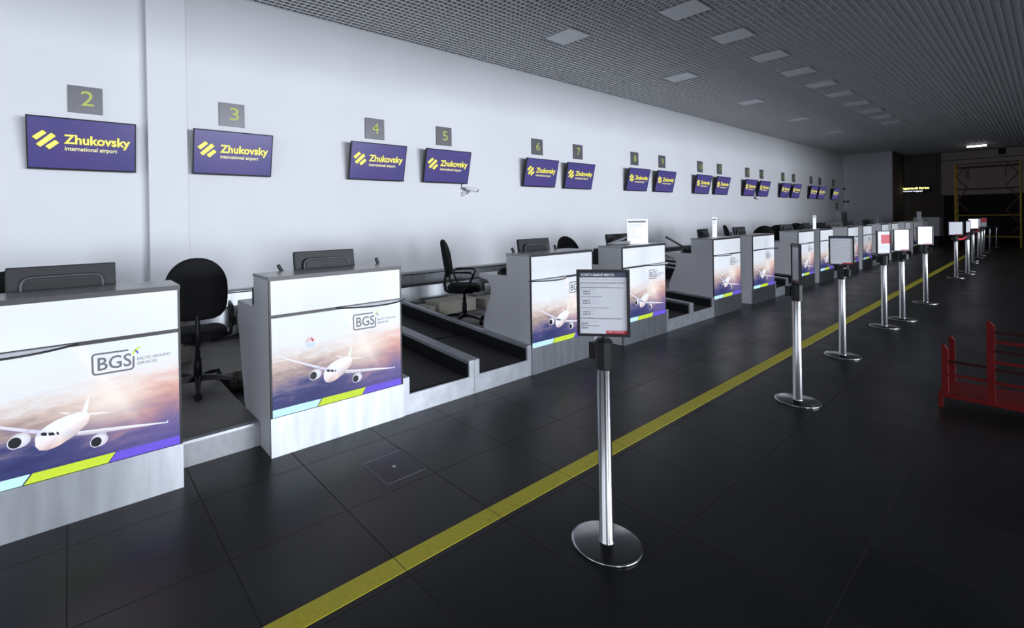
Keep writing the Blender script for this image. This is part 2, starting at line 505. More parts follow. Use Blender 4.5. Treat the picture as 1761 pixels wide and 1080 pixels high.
def tag(o, label, cat, group=None):
    o['label'] = label; o['category'] = cat
    if group: o['group'] = group
    return o
def thing(name, label, cat, loc=(0, 0, 0), rz=0.0, group=None):
    o = bpy.data.objects.new(name, None)
    COL.objects.link(o)
    o.location = loc; o.rotation_euler = (0, 0, rz)
    o.empty_display_size = 0.1
    return tag(o, label, cat, group)
def struct(mb, name, **k):
    o = mb.build(name, **k); o['kind'] = 'structure'; return o
def dup(root, label, loc, rz=0.0, scale=1.0, group=None):
    r = root.copy(); COL.objects.link(r)
    r.location = loc; r.rotation_euler = (0, 0, rz); r.scale = (scale,) * 3
    r['label'] = label
    if group: r['group'] = group
    for ch in root.children:
        c = ch.copy(); COL.objects.link(c); c.parent = r
        for gch in ch.children:
            d = gch.copy(); COL.objects.link(d); d.parent = c
    return r
ORD = ['first', 'second', 'third', 'fourth', 'fifth', 'sixth', 'seventh', 'eighth', 'ninth', 'tenth', 'eleventh',
       'twelfth', 'thirteenth', 'fourteenth', 'fifteenth', 'sixteenth', 'seventeenth', 'eighteenth']

# ------------------------------------------------------------------ the room
XW, YE, YR, ZC = -4.1, 36.5, 33.0, 4.75
struct(MB().box((XW - 0.2, Y0 - 0.2, -0.2), (XR + 0.2, YE + 0.3, 0.0), 'floor'), 'floor')
struct(MB().box((XW - 0.2, Y0, 0), (XW, YR, 5.4), 'wall'), 'wall_left')
# shallow pilaster between the screens of counters 2 and 3
struct(MB().box((XW, -0.37, 0), (XW + 0.13, 0.07, ZC), 'wall'), 'trim_1')
struct(MB().box((XW - 0.2, YR, 0), (-2.13, YR + 0.2, 5.4), 'wall_far'), 'wall_return')
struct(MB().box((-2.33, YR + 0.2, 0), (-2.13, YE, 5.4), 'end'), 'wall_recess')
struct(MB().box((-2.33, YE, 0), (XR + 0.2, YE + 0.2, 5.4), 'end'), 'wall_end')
wf = MB()
xs = [XW - 0.2] + [q for w in BACK for q in w] + [XR + 0.2]
for i in range(0, len(xs), 2):
    wf.box((xs[i], Y0 - 0.2, 0), (xs[i + 1], Y0, 5.4), 'wall_far')
for xa, xb in BACK:
    wf.box((xa, Y0 - 0.2, 0), (xb, Y0, WZ0), 'wall_far').box((xa, Y0 - 0.2, WZ1), (xb, Y0, 5.4), 'wall_far')
struct(wf, 'wall_front')
# right-hand wall with its window openings
wr = MB()
ys = [Y0] + [q for w in WINDOWS for q in w] + [YE]
for i in range(0, len(ys), 2):
    wr.box((XR, ys[i], 0), (XR + 0.2, ys[i + 1], 5.4), 'wall_far')
for ya, yb in WINDOWS:
    wr.box((XR, ya, 0), (XR + 0.2, yb, WZ0), 'wall_far').box((XR, ya, WZ1), (XR + 0.2, yb, 5.4), 'wall_far')
struct(wr, 'wall_right')
for i, (ya, yb) in enumerate(WINDOWS):
    wf = MB()
    for y in (ya, (ya + yb) / 2, yb):
        wf.box((XR + 0.02, y - 0.03, WZ0), (XR + 0.08, y + 0.03, WZ1), 'alu')
    for z in (WZ0, 2.5, WZ1):
        wf.box((XR + 0.02, ya, z - 0.03), (XR + 0.08, yb, z + 0.03), 'alu')
    struct(wf, 'window_%d' % (i + 1))
for i, (xa, xb) in enumerate(BACK):
    wf = MB()
    for x in (xa, (xa + xb) / 2, xb):
        wf.box((x - 0.03, Y0 - 0.08, WZ0), (x + 0.03, Y0 - 0.02, WZ1), 'alu')
    for z in (WZ0, 2.5, WZ1):
        wf.box((xa, Y0 - 0.08, z - 0.03), (xb, Y0 - 0.02, z + 0.03), 'alu')
    struct(wf, 'window_%d' % (i + 6))
# unseen cross wall, added to block window light so the far end dims
struct(MB().box((7.0, 20.5, 0), (XR, 20.7, 5.4), 'wall_far'), 'light_block_wall')
# unseen deep beam, added to keep direct window light off the ceiling
struct(MB().box((4.0, Y0, 3.75), (4.4, YE, 5.4), 'wall_far'), 'light_block_beam')
# open-cell grille ceiling below a dark plenum
cg = MB()
P, BT, BH = 0.095, 0.012, 0.055
y = Y0
while y < YE:
    cg.box((XW, y, ZC + 0.010), (XR, y + BT, ZC + BH), 'bars'); y += P
x = XW + 0.002
while x < XR:
    cg.box((x, Y0, ZC), (x + BT, YE, ZC + BH), 'bars'); x += P
cg.box((XW - 0.2, Y0 - 0.2, 5.4), (XR + 0.2, YE + 0.3, 5.5), 'plenum')
struct(cg, 'ceiling')

# unlit square ceiling panels
def light_panel():
    t = thing('ceiling_light', '', 'ceiling light', group='square panels in the grille ceiling')
    MB().box((-0.262, -0.262, -0.012), (0.262, 0.262, 0.035), 'diffuser').build('diffuser', t)
    f = MB()
    for a, b_ in (((-0.275, -0.275), (0.275, -0.262)), ((-0.275, 0.262), (0.275, 0.275)),
                  ((-0.275, -0.262), (-0.262, 0.262)), ((0.262, -0.262), (0.275, 0.262))):
        f.box((a[0], a[1], -0.008), (b_[0], b_[1], 0.05), 'alu')
    f.build('frame', t)
    return t
proto = None
near = ['nearest', 'second nearest', 'third nearest', 'fourth nearest', 'fifth nearest', 'sixth nearest',
        'seventh nearest', 'eighth nearest', 'ninth nearest', 'tenth nearest']
for row, xs_, lst in (('inner row, away from the wall', -0.51, [6.45, 8.26, 10.07, 11.86, 13.62, 15.28, 17.1, 18.9, 20.5, 22.1]),
                      ('row beside the white wall', -2.25, [5.83, 10.03, 14.18, 18.4, 22.85])):
    for i, y in enumerate(lst):
        if proto is None: proto = o = light_panel()
        else: o = dup(proto, '', (0, 0, 0))
        o.location = (xs_, y, ZC - 0.004)
        o['label'] = 'unlit square ceiling panel, %s of the %s' % (near[i], row)

# ------------------------------------------------------------------ floor marks
ln = MB().box((1.064, Y0 + 0.02, 0.0), (1.166, 31.0, 0.002), 'line').build('floor_line')
tag(ln, 'long yellow line painted on the dark tiled floor', 'floor marking')
hatch = thing('floor_hatch', 'square access hatch with metal rim set in the dark floor tiles', 'floor hatch', (0.375, 0.443, 0))
fr = MB()
for a, b_ in (((-0.153, -0.146), (0.153, -0.142)), ((0.149, -0.146), (0.153, 0.146)),
              ((-0.153, 0.142), (0.153, 0.146)), ((-0.153, -0.146), (-0.149, 0.146))):
    fr.box((a[0], a[1], 0), (b_[0], b_[1], 0.002), 'plate')
fr.build('rim', hatch)
MB().lathe([(0.0, 0.003), (0.011, 0.003), (0.012, 0.0)], 'steel_dull', 12).build('lift_ring', hatch)

# ------------------------------------------------------------------ check-in counters
XF = -0.2286
DW = 1.045
def aircraft(mb, x):
    K = 'print'
    white = (0.84, 0.84, 0.87); shade = (0.50, 0.42, 0.44); pink = (0.80, 0.62, 0.55); lilac = (0.62, 0.58, 0.72)
    fin = [(0.571, 0.571), (0.588, 0.621), (0.604, 0.649), (0.6, 0.61), (0.593, 0.566)]
    mb.poly_x(fin, x, K, ink=[white, white, (0.9, 0.9, 0.92), white, white])
    mb.poly_x([(0.471, 0.595), (0.523, 0.576), (0.508, 0.572), (0.485, 0.585)], x, K, ink=(0.86, 0.82, 0.82))
    mb.poly_x([(0.599, 0.556), (0.653, 0.546), (0.722, 0.529), (0.653, 0.538), (0.602, 0.546)], x, K, ink=(0.88, 0.82, 0.78))
    mb.poly_x([(0.038, 0.68), (0.146, 0.627), (0.281, 0.568), (0.401, 0.519), (0.391, 0.505), (0.372, 0.511), (0.264, 0.560), (0.138, 0.620)],
              x, K, ink=[white, white, (0.78, 0.75, 0.84), lilac, lilac, lilac, lilac, white])
    mb.poly_x([(0.965, 0.408), (0.972, 0.420), (0.972, 0.402), (0.752, 0.425), (0.612, 0.438), (0.544, 0.450), (0.554, 0.470), (0.652, 0.457), (0.804, 0.435)],
              x, K, ink=[white, white, white, (0.7, 0.62, 0.68), (0.55, 0.46, 0.52), shade, white, white, white])
    for cx_, cz_, r, ly in ((0.300, 0.484, 0.030, 0.018), (0.630, 0.391, 0.028, 0.012)):
        nac = [(cx_ + ly + (r + 0.008) * cos(a) * (1.0 if cos(a) < 0 else 1.15), cz_ + 0.007 + (r + 0.007) * sin(a)) for a in [2 * pi * k / 20 for k in range(20)]]
        mb.poly_x([(cx_ + ly - 0.01, cz_ + 0.03), (cx_ + ly + 0.03, cz_ + 0.055), (cx_ + ly + 0.045, cz_ + 0.05), (cx_ + ly + 0.02, cz_ + 0.02)], x, K, ink=(0.5, 0.45, 0.52))
        mb.poly_x(nac, x + 0.0001, K, ink=(0.60, 0.56, 0.60), centre=(cx_ + ly * 1.6, cz_ + 0.014, white))
        ring = [(cx_ + r * 1.0 * cos(2 * pi * k / 20), cz_ + r * 1.05 * sin(2 * pi * k / 20)) for k in range(20)]
        mb.poly_x(ring, x + 0.0002, K, ink=(0.74, 0.72, 0.76))
        mb.poly_x([(cx_ + (p[0] - cx_) * 0.86, cz_ + (p[1] - cz_) * 0.86) for p in ring], x + 0.0003, 'p_dark')
    fus = [(0.377, 0.481), (0.382, 0.501), (0.396, 0.515), (0.424, 0.535), (0.461, 0.554), (0.508, 0.566), (0.556, 0.573), (0.590, 0.566),
           (0.602, 0.548), (0.602, 0.522), (0.589, 0.498), (0.564, 0.477), (0.544, 0.455), (0.506, 0.437), (0.477, 0.421), (0.449, 0.413),
           (0.421, 0.410), (0.394, 0.418), (0.378, 0.443)]
    inks = [white, lilac, (0.70, 0.68, 0.80), white, white, white, white, white, (0.88, 0.85, 0.85), pink, (0.74, 0.58, 0.52), (0.60, 0.48, 0.46),
            shade, (0.62, 0.48, 0.44), (0.78, 0.58, 0.46), (0.72, 0.50, 0.42), (0.60, 0.38, 0.36), (0.76, 0.60, 0.56), (0.82, 0.74, 0.74)]
    mb.poly_x(fus, x + 0.0004, K, ink=inks, centre=(0.475, 0.490, (0.86, 0.83, 0.84)))
    for w in ([(0.398, 0.501), (0.409, 0.507), (0.425, 0.5), (0.423, 0.484), (0.405, 0.49)],
              [(0.43, 0.499), (0.451, 0.495), (0.458, 0.479), (0.432, 0.482)],
              [(0.463, 0.494), (0.472, 0.489), (0.474, 0.477), (0.464, 0.478)]):
        mb.poly_x(w, x + 0.0005, 'p_dark')

def rounded_path(pts, r, n=5):
    """round the corners of an open polyline"""
    out = [pts[0]]
    for i in range(1, len(pts) - 1):
        p = Vector(pts[i]); a = (Vector(pts[i - 1]) - p).normalized(); b_ = (Vector(pts[i + 1]) - p).normalized()
        for k in range(n + 1):
            t = k / n
            out.append(tuple(p + a * r * (1 - t) ** 2 + b_ * r * t ** 2))
    out.append(pts[-1]); return out
def stroke_x(mb, path, w, x, mtl):
    """flat stroke of width w along a path of (y, z)"""
    L = []; R_ = []
    for i, p in enumerate(path):
        p = Vector(p); d = Vector(path[min(i + 1, len(path) - 1)]) - Vector(path[max(i - 1, 0)])
        d.normalize(); nrm = Vector((-d.y, d.x)) * (w / 2)
        L.append(p + nrm); R_.append(p - nrm)
    n = len(path)
    mb.add([(x, q[0], q[1]) for q in L + R_], [(n + i, n + i + 1, i + 1, i) for i in range(n - 1)], mtl)

def front_print():
    """the printed front: clouds, aircraft, emblem, lettering and coloured stripe, one mesh"""
    g = MB()
    z0, z1, a, b_ = 0.262, 0.922, 0.012, DW - 0.012
    g.box((-0.012, a, z0), (-0.001, b_, z1), 'white')
    g.poly_x([(a, z0), (b_, z0), (b_, z1), (a, z1)], 0.0, 'clouds')
    aircraft(g, 0.0004)
    x = 0.0006
    g.poly_x([(a, 0.312), (0.357, 0.310), (0.323, z0), (a, z0)], x, 'p_cyan')
    g.poly_x([(0.366, 0.310), (0.716, 0.310), (0.680, z0), (0.330, z0)], x, 'p_lime')
    g.poly_x([(0.722, 0.310), (b_, 0.310), (b_, z0), (0.686, z0)], x, 'p_violet')
    # emblem: open rounded frame around three letters, small cross mark at the gap
    stroke_x(g, rounded_path([(0.784, 0.861), (0.619, 0.864), (0.621, 0.754), (0.806, 0.752), (0.808, 0.822)], 0.017), 0.0095, x, 'logo_grey')
    g.text('BGS', lambda u, v_: (x, 0.636 + u, 0.773 + v_), 0.1, 'logo_grey', bold=0.012, width=0.156, height=0.072)
    g.text('BALTIC GROUND', lambda u, v_: (x, 0.824 + u, 0.797 + v_), 0.02, 'logo_soft', width=0.165, height=0.0155, bold=0.012)
    g.text('SERVICES', lambda u, v_: (x, 0.824 + u, 0.771 + v_), 0.02, 'logo_soft', width=0.097, height=0.0155, bold=0.012)
    stroke_x(g, [(0.803, 0.836), (0.815, 0.850), (0.838, 0.870)], 0.010, x, 'p_lime')
    stroke_x(g, [(0.797, 0.866), (0.808, 0.860), (0.818, 0.853)], 0.009, x, 'p_cyan')
    stroke_x(g, [(0.820, 0.850), (0.827, 0.842), (0.829, 0.834)], 0.009, x, 'p_violet')
    return g

TAPER = [(0.0, 0.0), (-0.40, 0.0), (-0.59, 0.20), (-0.735, 0.83), (-0.735, 0.955), (-0.315, 0.955), (-0.315, 1.178), (0.0, 1.178)]
CURVE = [(0.0, 0.0), (-0.62, 0.0), (-0.675, 0.32), (-0.672, 0.437), (-0.65, 0.512), (-0.607, 0.618), (-0.585, 0.67), (-0.564, 0.722),
         (-0.553, 0.794), (-0.561, 0.849), (-0.611, 0.894), (-0.735, 0.915), (-0.735, 0.955), (-0.315, 0.955), (-0.315, 1.178), (0.0, 1.178)]
def make_counter(left_side):
    """left_side: the conveyor is on the left of the counter, so the shelf and the cut-out are on that side"""
    t = thing('check_in_counter', '', 'counter', group='row of white check-in counters')
    pl, pr_ = (CURVE, TAPER) if left_side else (TAPER, CURVE)
    MB().prism([(p[0] - 0.012, p[1]) for p in pl], 'y', 0.0, 0.024, 'grey').build('side_panel', t)
    MB().prism([(p[0] - 0.012, p[1]) for p in pr_], 'y', DW - 0.024, DW, 'grey').build('side_panel', t)
    e = MB()
    e.box((-0.012, 0.0, 0.262), (0.002, 0.012, 1.178), 'black').box((-0.012, DW - 0.012, 0.262), (0.002, DW, 1.178), 'black')
    e.box((-0.012, 0.012, 0.922), (-0.004, DW - 0.012, 0.944), 'black')
    e.box((-0.012, 0.012, 1.172), (0.001, DW - 0.012, 1.180), 'black')
    e.build('edge_trim', t)
    MB().box((-0.332, -0.003, 1.180), (-0.001, DW + 0.003, 1.200), 'cap').box((-0.001, -0.003, 1.176), (0.003, DW + 0.003, 1.200), 'black').build('top', t)
    MB().box((-0.330, 0.024, 0.955), (-0.314, DW - 0.024, 1.178), 'grey').build('back_panel', t)
    MB().box((-0.745, 0.004, 0.925), (-0.33, DW - 0.004, 0.957), 'worktop').build('worktop', t)
    MB().box((-0.012, 0.012, 0.944), (0.0, DW - 0.012, 1.172), 'white').build('upper_panel', t)
    MB().box((-0.03, 0.024, 0.03), (-0.0125, DW - 0.024, 1.16), 'black').build('backing', t)
    front_print().build('graphic_panel', t)
    MB().box((-0.02, -0.003, 0.0), (0.008, DW + 0.003, 0.260), 'steel').build('kick_plate', t)
    # half-lens glass shelf
    arc = []
    s0, s1, dep = (-0.03, 0.56, 0.125)
    n = 24
    for k in range(n + 1):
        q = k / n
        arc.append((s0 + (s1 - s0) * q, dep * (1 - abs(2 * q - 1) ** 2.2)))
    if not left_side:
        arc = [(DW - p[0], p[1]) for p in arc][::-1]
    vs = [(0.001, p[0], 0.935) for p in arc] + [(0.001 + p[1], p[0], 0.935) for p in arc]
    top = MB()
    poly = [(0.001, arc[0][0])] + [(0.001 + p[1], p[0]) for p in arc] + [(0.001, arc[-1][0])]
    top.prism([(p[0], p[1]) for p in poly], 'z', 0.932, 0.939, 'glass')
    sh = top.build('shelf', t)
    rim = MB().tube([(0.001 + p[1], p[0], 0.9355) for p in arc], 0.0058, 'black', 8)
    rim.build('rim', sh)
    return t
XD = [('D0', -1.70), ('D1', -0.13), ('D2', 2.455), ('D3', 4.11), ('D4', 6.64), ('D5', 8.22), ('D6', 10.66), ('D7', 12.15), ('D8', 14.56),
      ('D9', 16.14), ('D10', 18.49), ('D11', 20.01), ('D12', 22.39), ('D13', 23.98), ('D14', 26.45)]
protoL = make_counter(True); protoR = make_counter(False)
DESK = {}
used = {True: False, False: False}
NOTE = {0: 'cut off by the left edge of the photo', 1: 'with a round sticker on its front', 2: 'beyond the double baggage conveyor',
        3: 'with a paper notice standing on top', 4: 'with a tall narrow paper notice on top', 5: 'in front of two black chair backs'}
for i, (k, y) in enumerate(XD):
    ls = (i % 2 == 0)
    lab = '%s white check-in counter from the left%s' % (ORD[i], ', ' + NOTE[i] if i in NOTE else ' in the receding row')
    if not used[ls]:
        o = protoL if ls else protoR; used[ls] = True; o.location = (XF, y, 0); o['label'] = lab
    else:
        o = dup(protoL if ls else protoR, lab, (XF, y, 0))
    DESK[i] = (o, y)
# round sticker on the second counter only
gp = [c for c in DESK[1][0].children if c.name.startswith('graphic_panel')][0]
st = MB()
circ = [(0.281 + 0.037 * cos(2 * pi * k / 24), 0.722 + 0.037 * sin(2 * pi * k / 24)) for k in range(24)]
M['st_red'] = mat('sticker_pink', (0.74, 0.50, 0.52, 1), 0.3); M['st_blue'] = mat('sticker_blue', (0.55, 0.66, 0.80, 1), 0.3)
st.poly_x(circ, 0.0010, 'white')
st.poly_x([p for p in circ if p[1] >= 0.7219], 0.0012, 'st_red')
st.poly_x([p for p in circ if p[1] <= 0.7221], 0.0012, 'st_blue')
st.box((0.0012, 0.246, 0.716), (0.0014, 0.316, 0.728), 'white')
stroke_x(st, [(0.290, 0.752), (0.302, 0.726)], 0.009, 0.0016, 'red_ink')
stk = st.build('sticker', gp); stk['label'] = 'round pink and blue sticker'

# ------------------------------------------------------------------ weighing conveyors between the counters
def make_conveyor(w):
    t = thing('weighing_conveyor', '', 'conveyor', group='belt conveyors between the counters')
    p = 0.062; zt, zb = 0.300, 0.160
    prof = [(0.002, 0), (w - 0.002, 0), (w - 0.002, zt), (w - p, zt), (w - p, zb), (p, zb), (p, zt), (0.002, zt)]
    MB().prism(prof, 'x', -0.02, 0.0, 'steel_dull').build('front_plate', t)
    L = 2.86; sl = 0.071
    for a, b_ in ((0.002, p), (w - p, w - 0.002)):
        s = MB()
        s.prism([(-0.02, zt - 0.03), (-0.02, zt), (-L, zt + sl * L), (-L, zt - 0.03 + sl * L)], 'y', a, b_, 'steel')
        inner = (b_ - 0.006, b_) if a < 0.1 else (a, a + 0.006)
        s.prism([(-0.02, 0.02), (-0.02, zt - 0.03), (-L, zt - 0.03 + sl * L), (-L, 0.02)], 'y', inner[0], inner[1], 'plastic')
        s.build('side_rail', t)
    def belt(x0, x1, nm):
        r = 0.028
        pts = []
        za, zb_ = zb - 0.002 - sl * x0 * 0.8, zb - 0.002 - sl * x1 * 0.8
        for k in range(7):
            tt = pi / 2 * (1 - k / 6)
            pts.append((x0 - r + r * cos(tt - pi / 2 + pi / 2 - 0), 0)) if False else None
        prof_ = [(x0 - r + r * cos(tt), za - r + r * sin(tt)) for tt in [-pi / 2 + pi * k / 8 for k in range(9)]]
        prof_ += [(x1 + r + r * cos(tt), zb_ - r + r * sin(tt)) for tt in [pi / 2 + pi * k / 8 for k in range(9)]]
        MB().prism(prof_, 'y', p + 0.008, w - p - 0.008, 'rubber', True).build(nm, t)
    belt(-0.035, -1.06, 'weighing_belt'); belt(-1.08, -2.80, 'feed_belt')
    return t
pairs = []
for i in (1, 3, 5, 7, 9, 11, 13):
    pairs.append((DESK[i][1] + DW + 0.004, DESK[i + 1][1] - 0.004))
pairs.insert(0, (-3.26, -1.704))
for gi, (ya, yb) in enumerate(pairs):
    w = (yb - ya) / 2
    c = make_conveyor(w)
    for j in range(2):
        nm = 'black belt conveyor beside the %s counter from the left' % (ORD[max(0, 2 * gi - 1)] if j == 0 else ORD[2 * gi]) if False else None
        if gi == 0:
            lab = ('black belt conveyor left of the first counter, %s one' % ('outer', 'inner')[j])
        else:
            lab = 'black belt conveyor adjoining the %s counter from the left' % ORD[2 * gi - 1 + j]
        o = c if j == 0 else dup(c, lab, (0, 0, 0))
        o['label'] = lab
        o.location = (XF, ya + j * w, 0)

# ------------------------------------------------------------------ raised platforms behind the counters
for gi in range(7):
    ya = pairs[gi][1] + 0.004; yb = pairs[gi + 1][0] - 0.004
    t = thing('raised_platform', '%s raised staff platform from the left, behind the %s and %s counters' % (ORD[gi], ORD[2 * gi], ORD[2 * gi + 1]),
              'platform', (-1.75, (ya + yb) / 2, 0), group='staff platforms behind the counters')
    h = (yb - ya) / 2
    MB().box((-1.32, -h, 0.0), (0.0, h, 0.165), 'platform').build('deck', t)
    # tongue reaching forward between the two counters
    d0 = DESK[2 * gi][1] + DW + 0.003; d1 = DESK[2 * gi + 1][1] - 0.003
    c0 = (ya + yb) / 2
    MB().box((0.0, d0 - c0, 0.0), (1.275, d1 - c0, 0.165), 'platform').build('deck', t)
    MB().box((1.275, d0 - c0, 0.0), (1.287, d1 - c0, 0.150), 'riser').build('riser', t)
    MB().box((1.245, d0 - c0, 0.150), (1.290, d1 - c0, 0.1675), 'steel').build('edge_strip', t)

# ------------------------------------------------------------------ collector conveyor along the wall
bc = thing('baggage_conveyor', 'long steel baggage conveyor running along the foot of the white wall', 'conveyor', (-3.5, 14, 0))
ya, yb = -18.0, 17.0
MB().box((-0.27, ya, 0.40), (-0.25, yb, 0.635), 'steel').box((-0.30, ya, 0.62), (-0.25, yb, 0.64), 'steel').build('back_guard', bc)
# steel fascia in lengths, each turning in towards the wall at its far end just before the next feed belts
FR = 0.26
for gi in range(7):
    y0_ = pairs[gi][1] - 0.55 - 14; y1_ = pairs[gi + 1][0] - 0.42 - 14
    path = [(0.355, y0_)] + [(0.355 - FR + FR * cos(a), y1_ - FR + FR * sin(a)) for a in [pi / 2 * k / 10 for k in range(11)]]
    n = len(path); off = []
    for i, p in enumerate(path):
        d = Vector(path[min(i + 1, n - 1)]) - Vector(path[max(i - 1, 0)]); d.normalize()
        off.append((p[0] - d.y * 0.014, p[1] + d.x * 0.014))
    fr_ = MB()
    for z0_, z1_, k_ in ((0.30, 0.515, 'steel'), (0.19, 0.295, 'riser')):
        fr_.prism(path + off[::-1], 'z', z0_, z1_, k_, True)
    fr_.build('front_rail', bc)
MB().box((-0.245, ya, 0.42), (0.33, yb, 0.455), 'rubber').build('belt', bc)
for k in range(15):
    y = ya + 1.2 + k * 2.35
    MB().box((-0.22, y - 0.03, 0), (-0.16, y + 0.03, 0.42), 'steel_dull').box((0.25, y - 0.03, 0), (0.31, y + 0.03, 0.42), 'steel_dull').box((-0.16, y - 0.02, 0.1), (0.25, y + 0.02, 0.14), 'steel_dull').build('leg', bc)

# ------------------------------------------------------------------ wall screens and number plates
TW, TH = 1.075, 0.620
def make_tv():
    t = thing('wall_screen', '', 'screen', group='row of purple screens on the wall')
    th = 0.21
    R3 = Matrix.Rotation(th, 3, 'Y')       # tips the top out from the wall
    def tr(x, y, z): return tuple(R3 @ Vector((x, y, z)))
    def mv(mb): mb.v = [tr(*p) for p in mb.v]; return mb
    c = MB()
    bz = 0.014
    c.box((-0.035, 0, 0), (-0.004, TW, TH), 'plastic')
    for a, b_ in (((0, 0), (TW, bz + 0.006)), ((0, TH - bz), (TW, TH)), ((0, bz), (bz, TH - bz)), ((TW - bz, bz), (TW, TH - bz))):
        c.box((-0.004, a[0], a[1]), (0.0, b_[0], b_[1]), 'plastic')
    c.box((-0.06, 0.25, 0.1), (-0.035, TW - 0.25, TH - 0.1), 'plastic')
    mv(c).build('casing', t, bevel=0.002)
    d = MB()
    d.box((-0.0038, bz, bz), (-0.003, TW - bz, TH - bz), 'screen')
    x = -0.0025
    # three slanted bars
    for q in ([(0.052, 0.3735), (0.150, 0.459), (0.187, 0.426), (0.0926, 0.338)], [(0.086, 0.2906), (0.228, 0.433), (0.272, 0.397), (0.1264, 0.258)],
              [(0.170, 0.2724), (0.2617, 0.353), (0.300, 0.320), (0.2076, 0.2355)]):
        c_x = sum(p[0] for p in q) / 4; c_y = sum(p[1] for p in q) / 4
        for grow, mt_, xx in ((0.008, 'scr_edge', x), (0.0, 'scr_yellow', x + 0.0004)):
            pts = []
            for p in q:
                dd = Vector((p[0] - c_x, p[1] - c_y)); dd = dd * (1 + grow / dd.length)
                pts.append((c_x + dd.x, c_y + dd.y))
            d.poly_x(rounded_path(pts + pts[:2], 0.010, 3)[1:-1], xx, mt_)
    for bold, mt_, xx, g_ in ((0.055, 'scr_edge', x, 0.004), (0.03, 'scr_yellow', x + 0.0004, 0.0)):
        d.text('Zhukovsky', lambda u, v_, xx=xx, g_=g_: (xx, 0.350 - g_ + u, 0.319 + v_), 0.14, mt_, bold=bold, width=0.668 + 2 * g_, height=0.146 + g_)
    d.text('international airport', lambda u, v_: (x, 0.347 + u, 0.236 + v_), 0.06, 'scr_edge', bold=0.04, width=0.526, height=0.066)
    d.text('international airport', lambda u, v_: (x + 0.0004, 0.349 + u, 0.237 + v_), 0.06, 'scr_white', bold=0.02, width=0.522, height=0.064)
    mv(d).build('display', t)
    MB().box((-0.068, 0.30, 0.12), (-0.05, TW - 0.30, 0.5), 'plastic').box((-0.0, 0.40, 0.30), (0.06, TW - 0.40, 0.40), 'plastic').build('wall_bracket', t)
    br = t.children[-1]
    return t
TV = [(2, -1.535, 2.205, .96), (3, 0.135, 2.222, .968), (4, 2.43, 2.238, 1), (5, 3.93, 2.242, 1), (6, 6.605, 2.248, 1), (7, 8.02, 2.24, 1), (8, 10.665, 2.254, 1),
      (9, 12.166, 2.257, 1), (10, 14.63, 2.255, 1), (11, 16.13, 2.255, 1), (12, 18.60, 2.255, 1), (13, 20.02, 2.255, 1), (14, 22.49, 2.255, 1),
      (15, 23.90, 2.255, 1), (16, 26.44, 2.255, 1), (17, 27.76, 2.255, 1), (18, 30.22, 2.255, 1)]
tv0 = None
for n_, y, z, sc in TV:
    lab = 'purple airport screen on the wall below number plate %d' % n_
    loc = (XW + 0.082, y, z)
    if tv0 is None:
        tv0 = o = make_tv(); o.location = loc; o.scale = (sc,) * 3; o['label'] = lab
    else:
        o = dup(tv0, lab, loc, 0, sc)
PLATES = [(2, -1.162, 2.895, .335), (3, 0.494, 2.915, .34), (4, 2.79, 2.945, .37), (5, 4.30, 2.962, .368), (6, 6.975, 2.975, .372), (7, 8.475, 2.972, .372),
          (8, 11.048, 2.972, .38), (9, 12.565, 2.982, .38), (10, 15.06, 2.97, .38), (11, 16.56, 2.97, .38), (12, 19.04, 2.97, .38), (13, 20.49, 2.97, .38),
          (14, 22.96, 2.97, .38), (15, 24.35, 2.97, .38), (16, 26.89, 2.97, .38), (17, 28.29, 2.97, .38), (18, 30.72, 2.97, .38), (19, 31.35, 1.76, .36)]
for n_, y, z, s in PLATES:
    t = thing('number_plate', 'grey wall plate with yellow-green number %d' % n_, 'number plate', (XW, y, z), group='number plates on the wall')
    MB().box((0.0, 0, 0), (0.022, s, s * 0.95), 'plate').build('plate', t, bevel=0.002)
    wd = 0.125 if n_ < 10 else (0.16 if n_ == 11 else 0.19)
    MB().text(str(n_), lambda u, v_: (0.0232, s * 0.53 - wd / 2 + u, s * 0.27 + v_), 0.2, 'lime', width=wd, height=0.175, bold=0.004, res=6).build('numeral', t)

# ------------------------------------------------------------------ small wall cameras
def make_cctv():
    t = thing('security_camera', '', 'camera', group='small wall cameras under the screens')
    MB().lathe([(0.0, 0.0), (0.05, 0.0), (0.05, 0.02), (0.03, 0.03), (0.018, 0.10), (0.0, 0.10)], 'cctv', 16, axis='x').build('mount', t)
    MB().tube([(0.09, 0, 0.0), (0.12, 0.03, 0.015), (0.13, 0.06, 0.06)], 0.012, 'plate', 8).build('arm', t)
    body = MB()
    d = Vector((0.45, 0.85, -0.22)).normalized()
    p = Vector((0.10, 0.0, 0.115))
    body.tube([p, p + d * 0.02, p + d * 0.22, p + d * 0.23], [0.025, 0.036, 0.036, 0.033], 'cctv', 16)
    bd = body.build('body', t)
    MB().tube([p + d * 0.23, p + d * 0.25], [0.030, 0.026], 'plastic', 16).build('lens', t)
    MB().tube([(0.09, -0.01, 0.10), (0.05, -0.04, 0.10), (0.01, -0.03, 0.16), (0.004, -0.02, 0.25)], 0.006, 'plastic', 6).build('cable', t)
    return t
cc = make_cctv(); cc.location = (XW, 4.94, 2.05); cc['label'] = 'small white security camera on the wall below screen 5'
dup(cc, 'small white security camera on the wall below screen 12', (XW, 19.85, 2.10))
for lab, p in (('small dark wall device right of screen 18', (-4.06, YR - 0.03, 2.88)), ('left one of two small dark wall devices below screen 18', (-4.08, YR - 0.03, 2.17)),
               ('right one of two small dark wall devices below screen 18', (-3.92, YR - 0.03, 2.17))):
    t = thing('wall_device', lab, 'wall device', p, group='small dark devices on the far wall')
    MB().box((-0.045, -0.02, -0.05), (0.045, 0.03, 0.05), 'plastic').build('housing', t)
    MB().lathe([(0.0, -0.05), (0.03, -0.045), (0.035, -0.02)], 'plastic', 12, axis='y').build('lens', t)

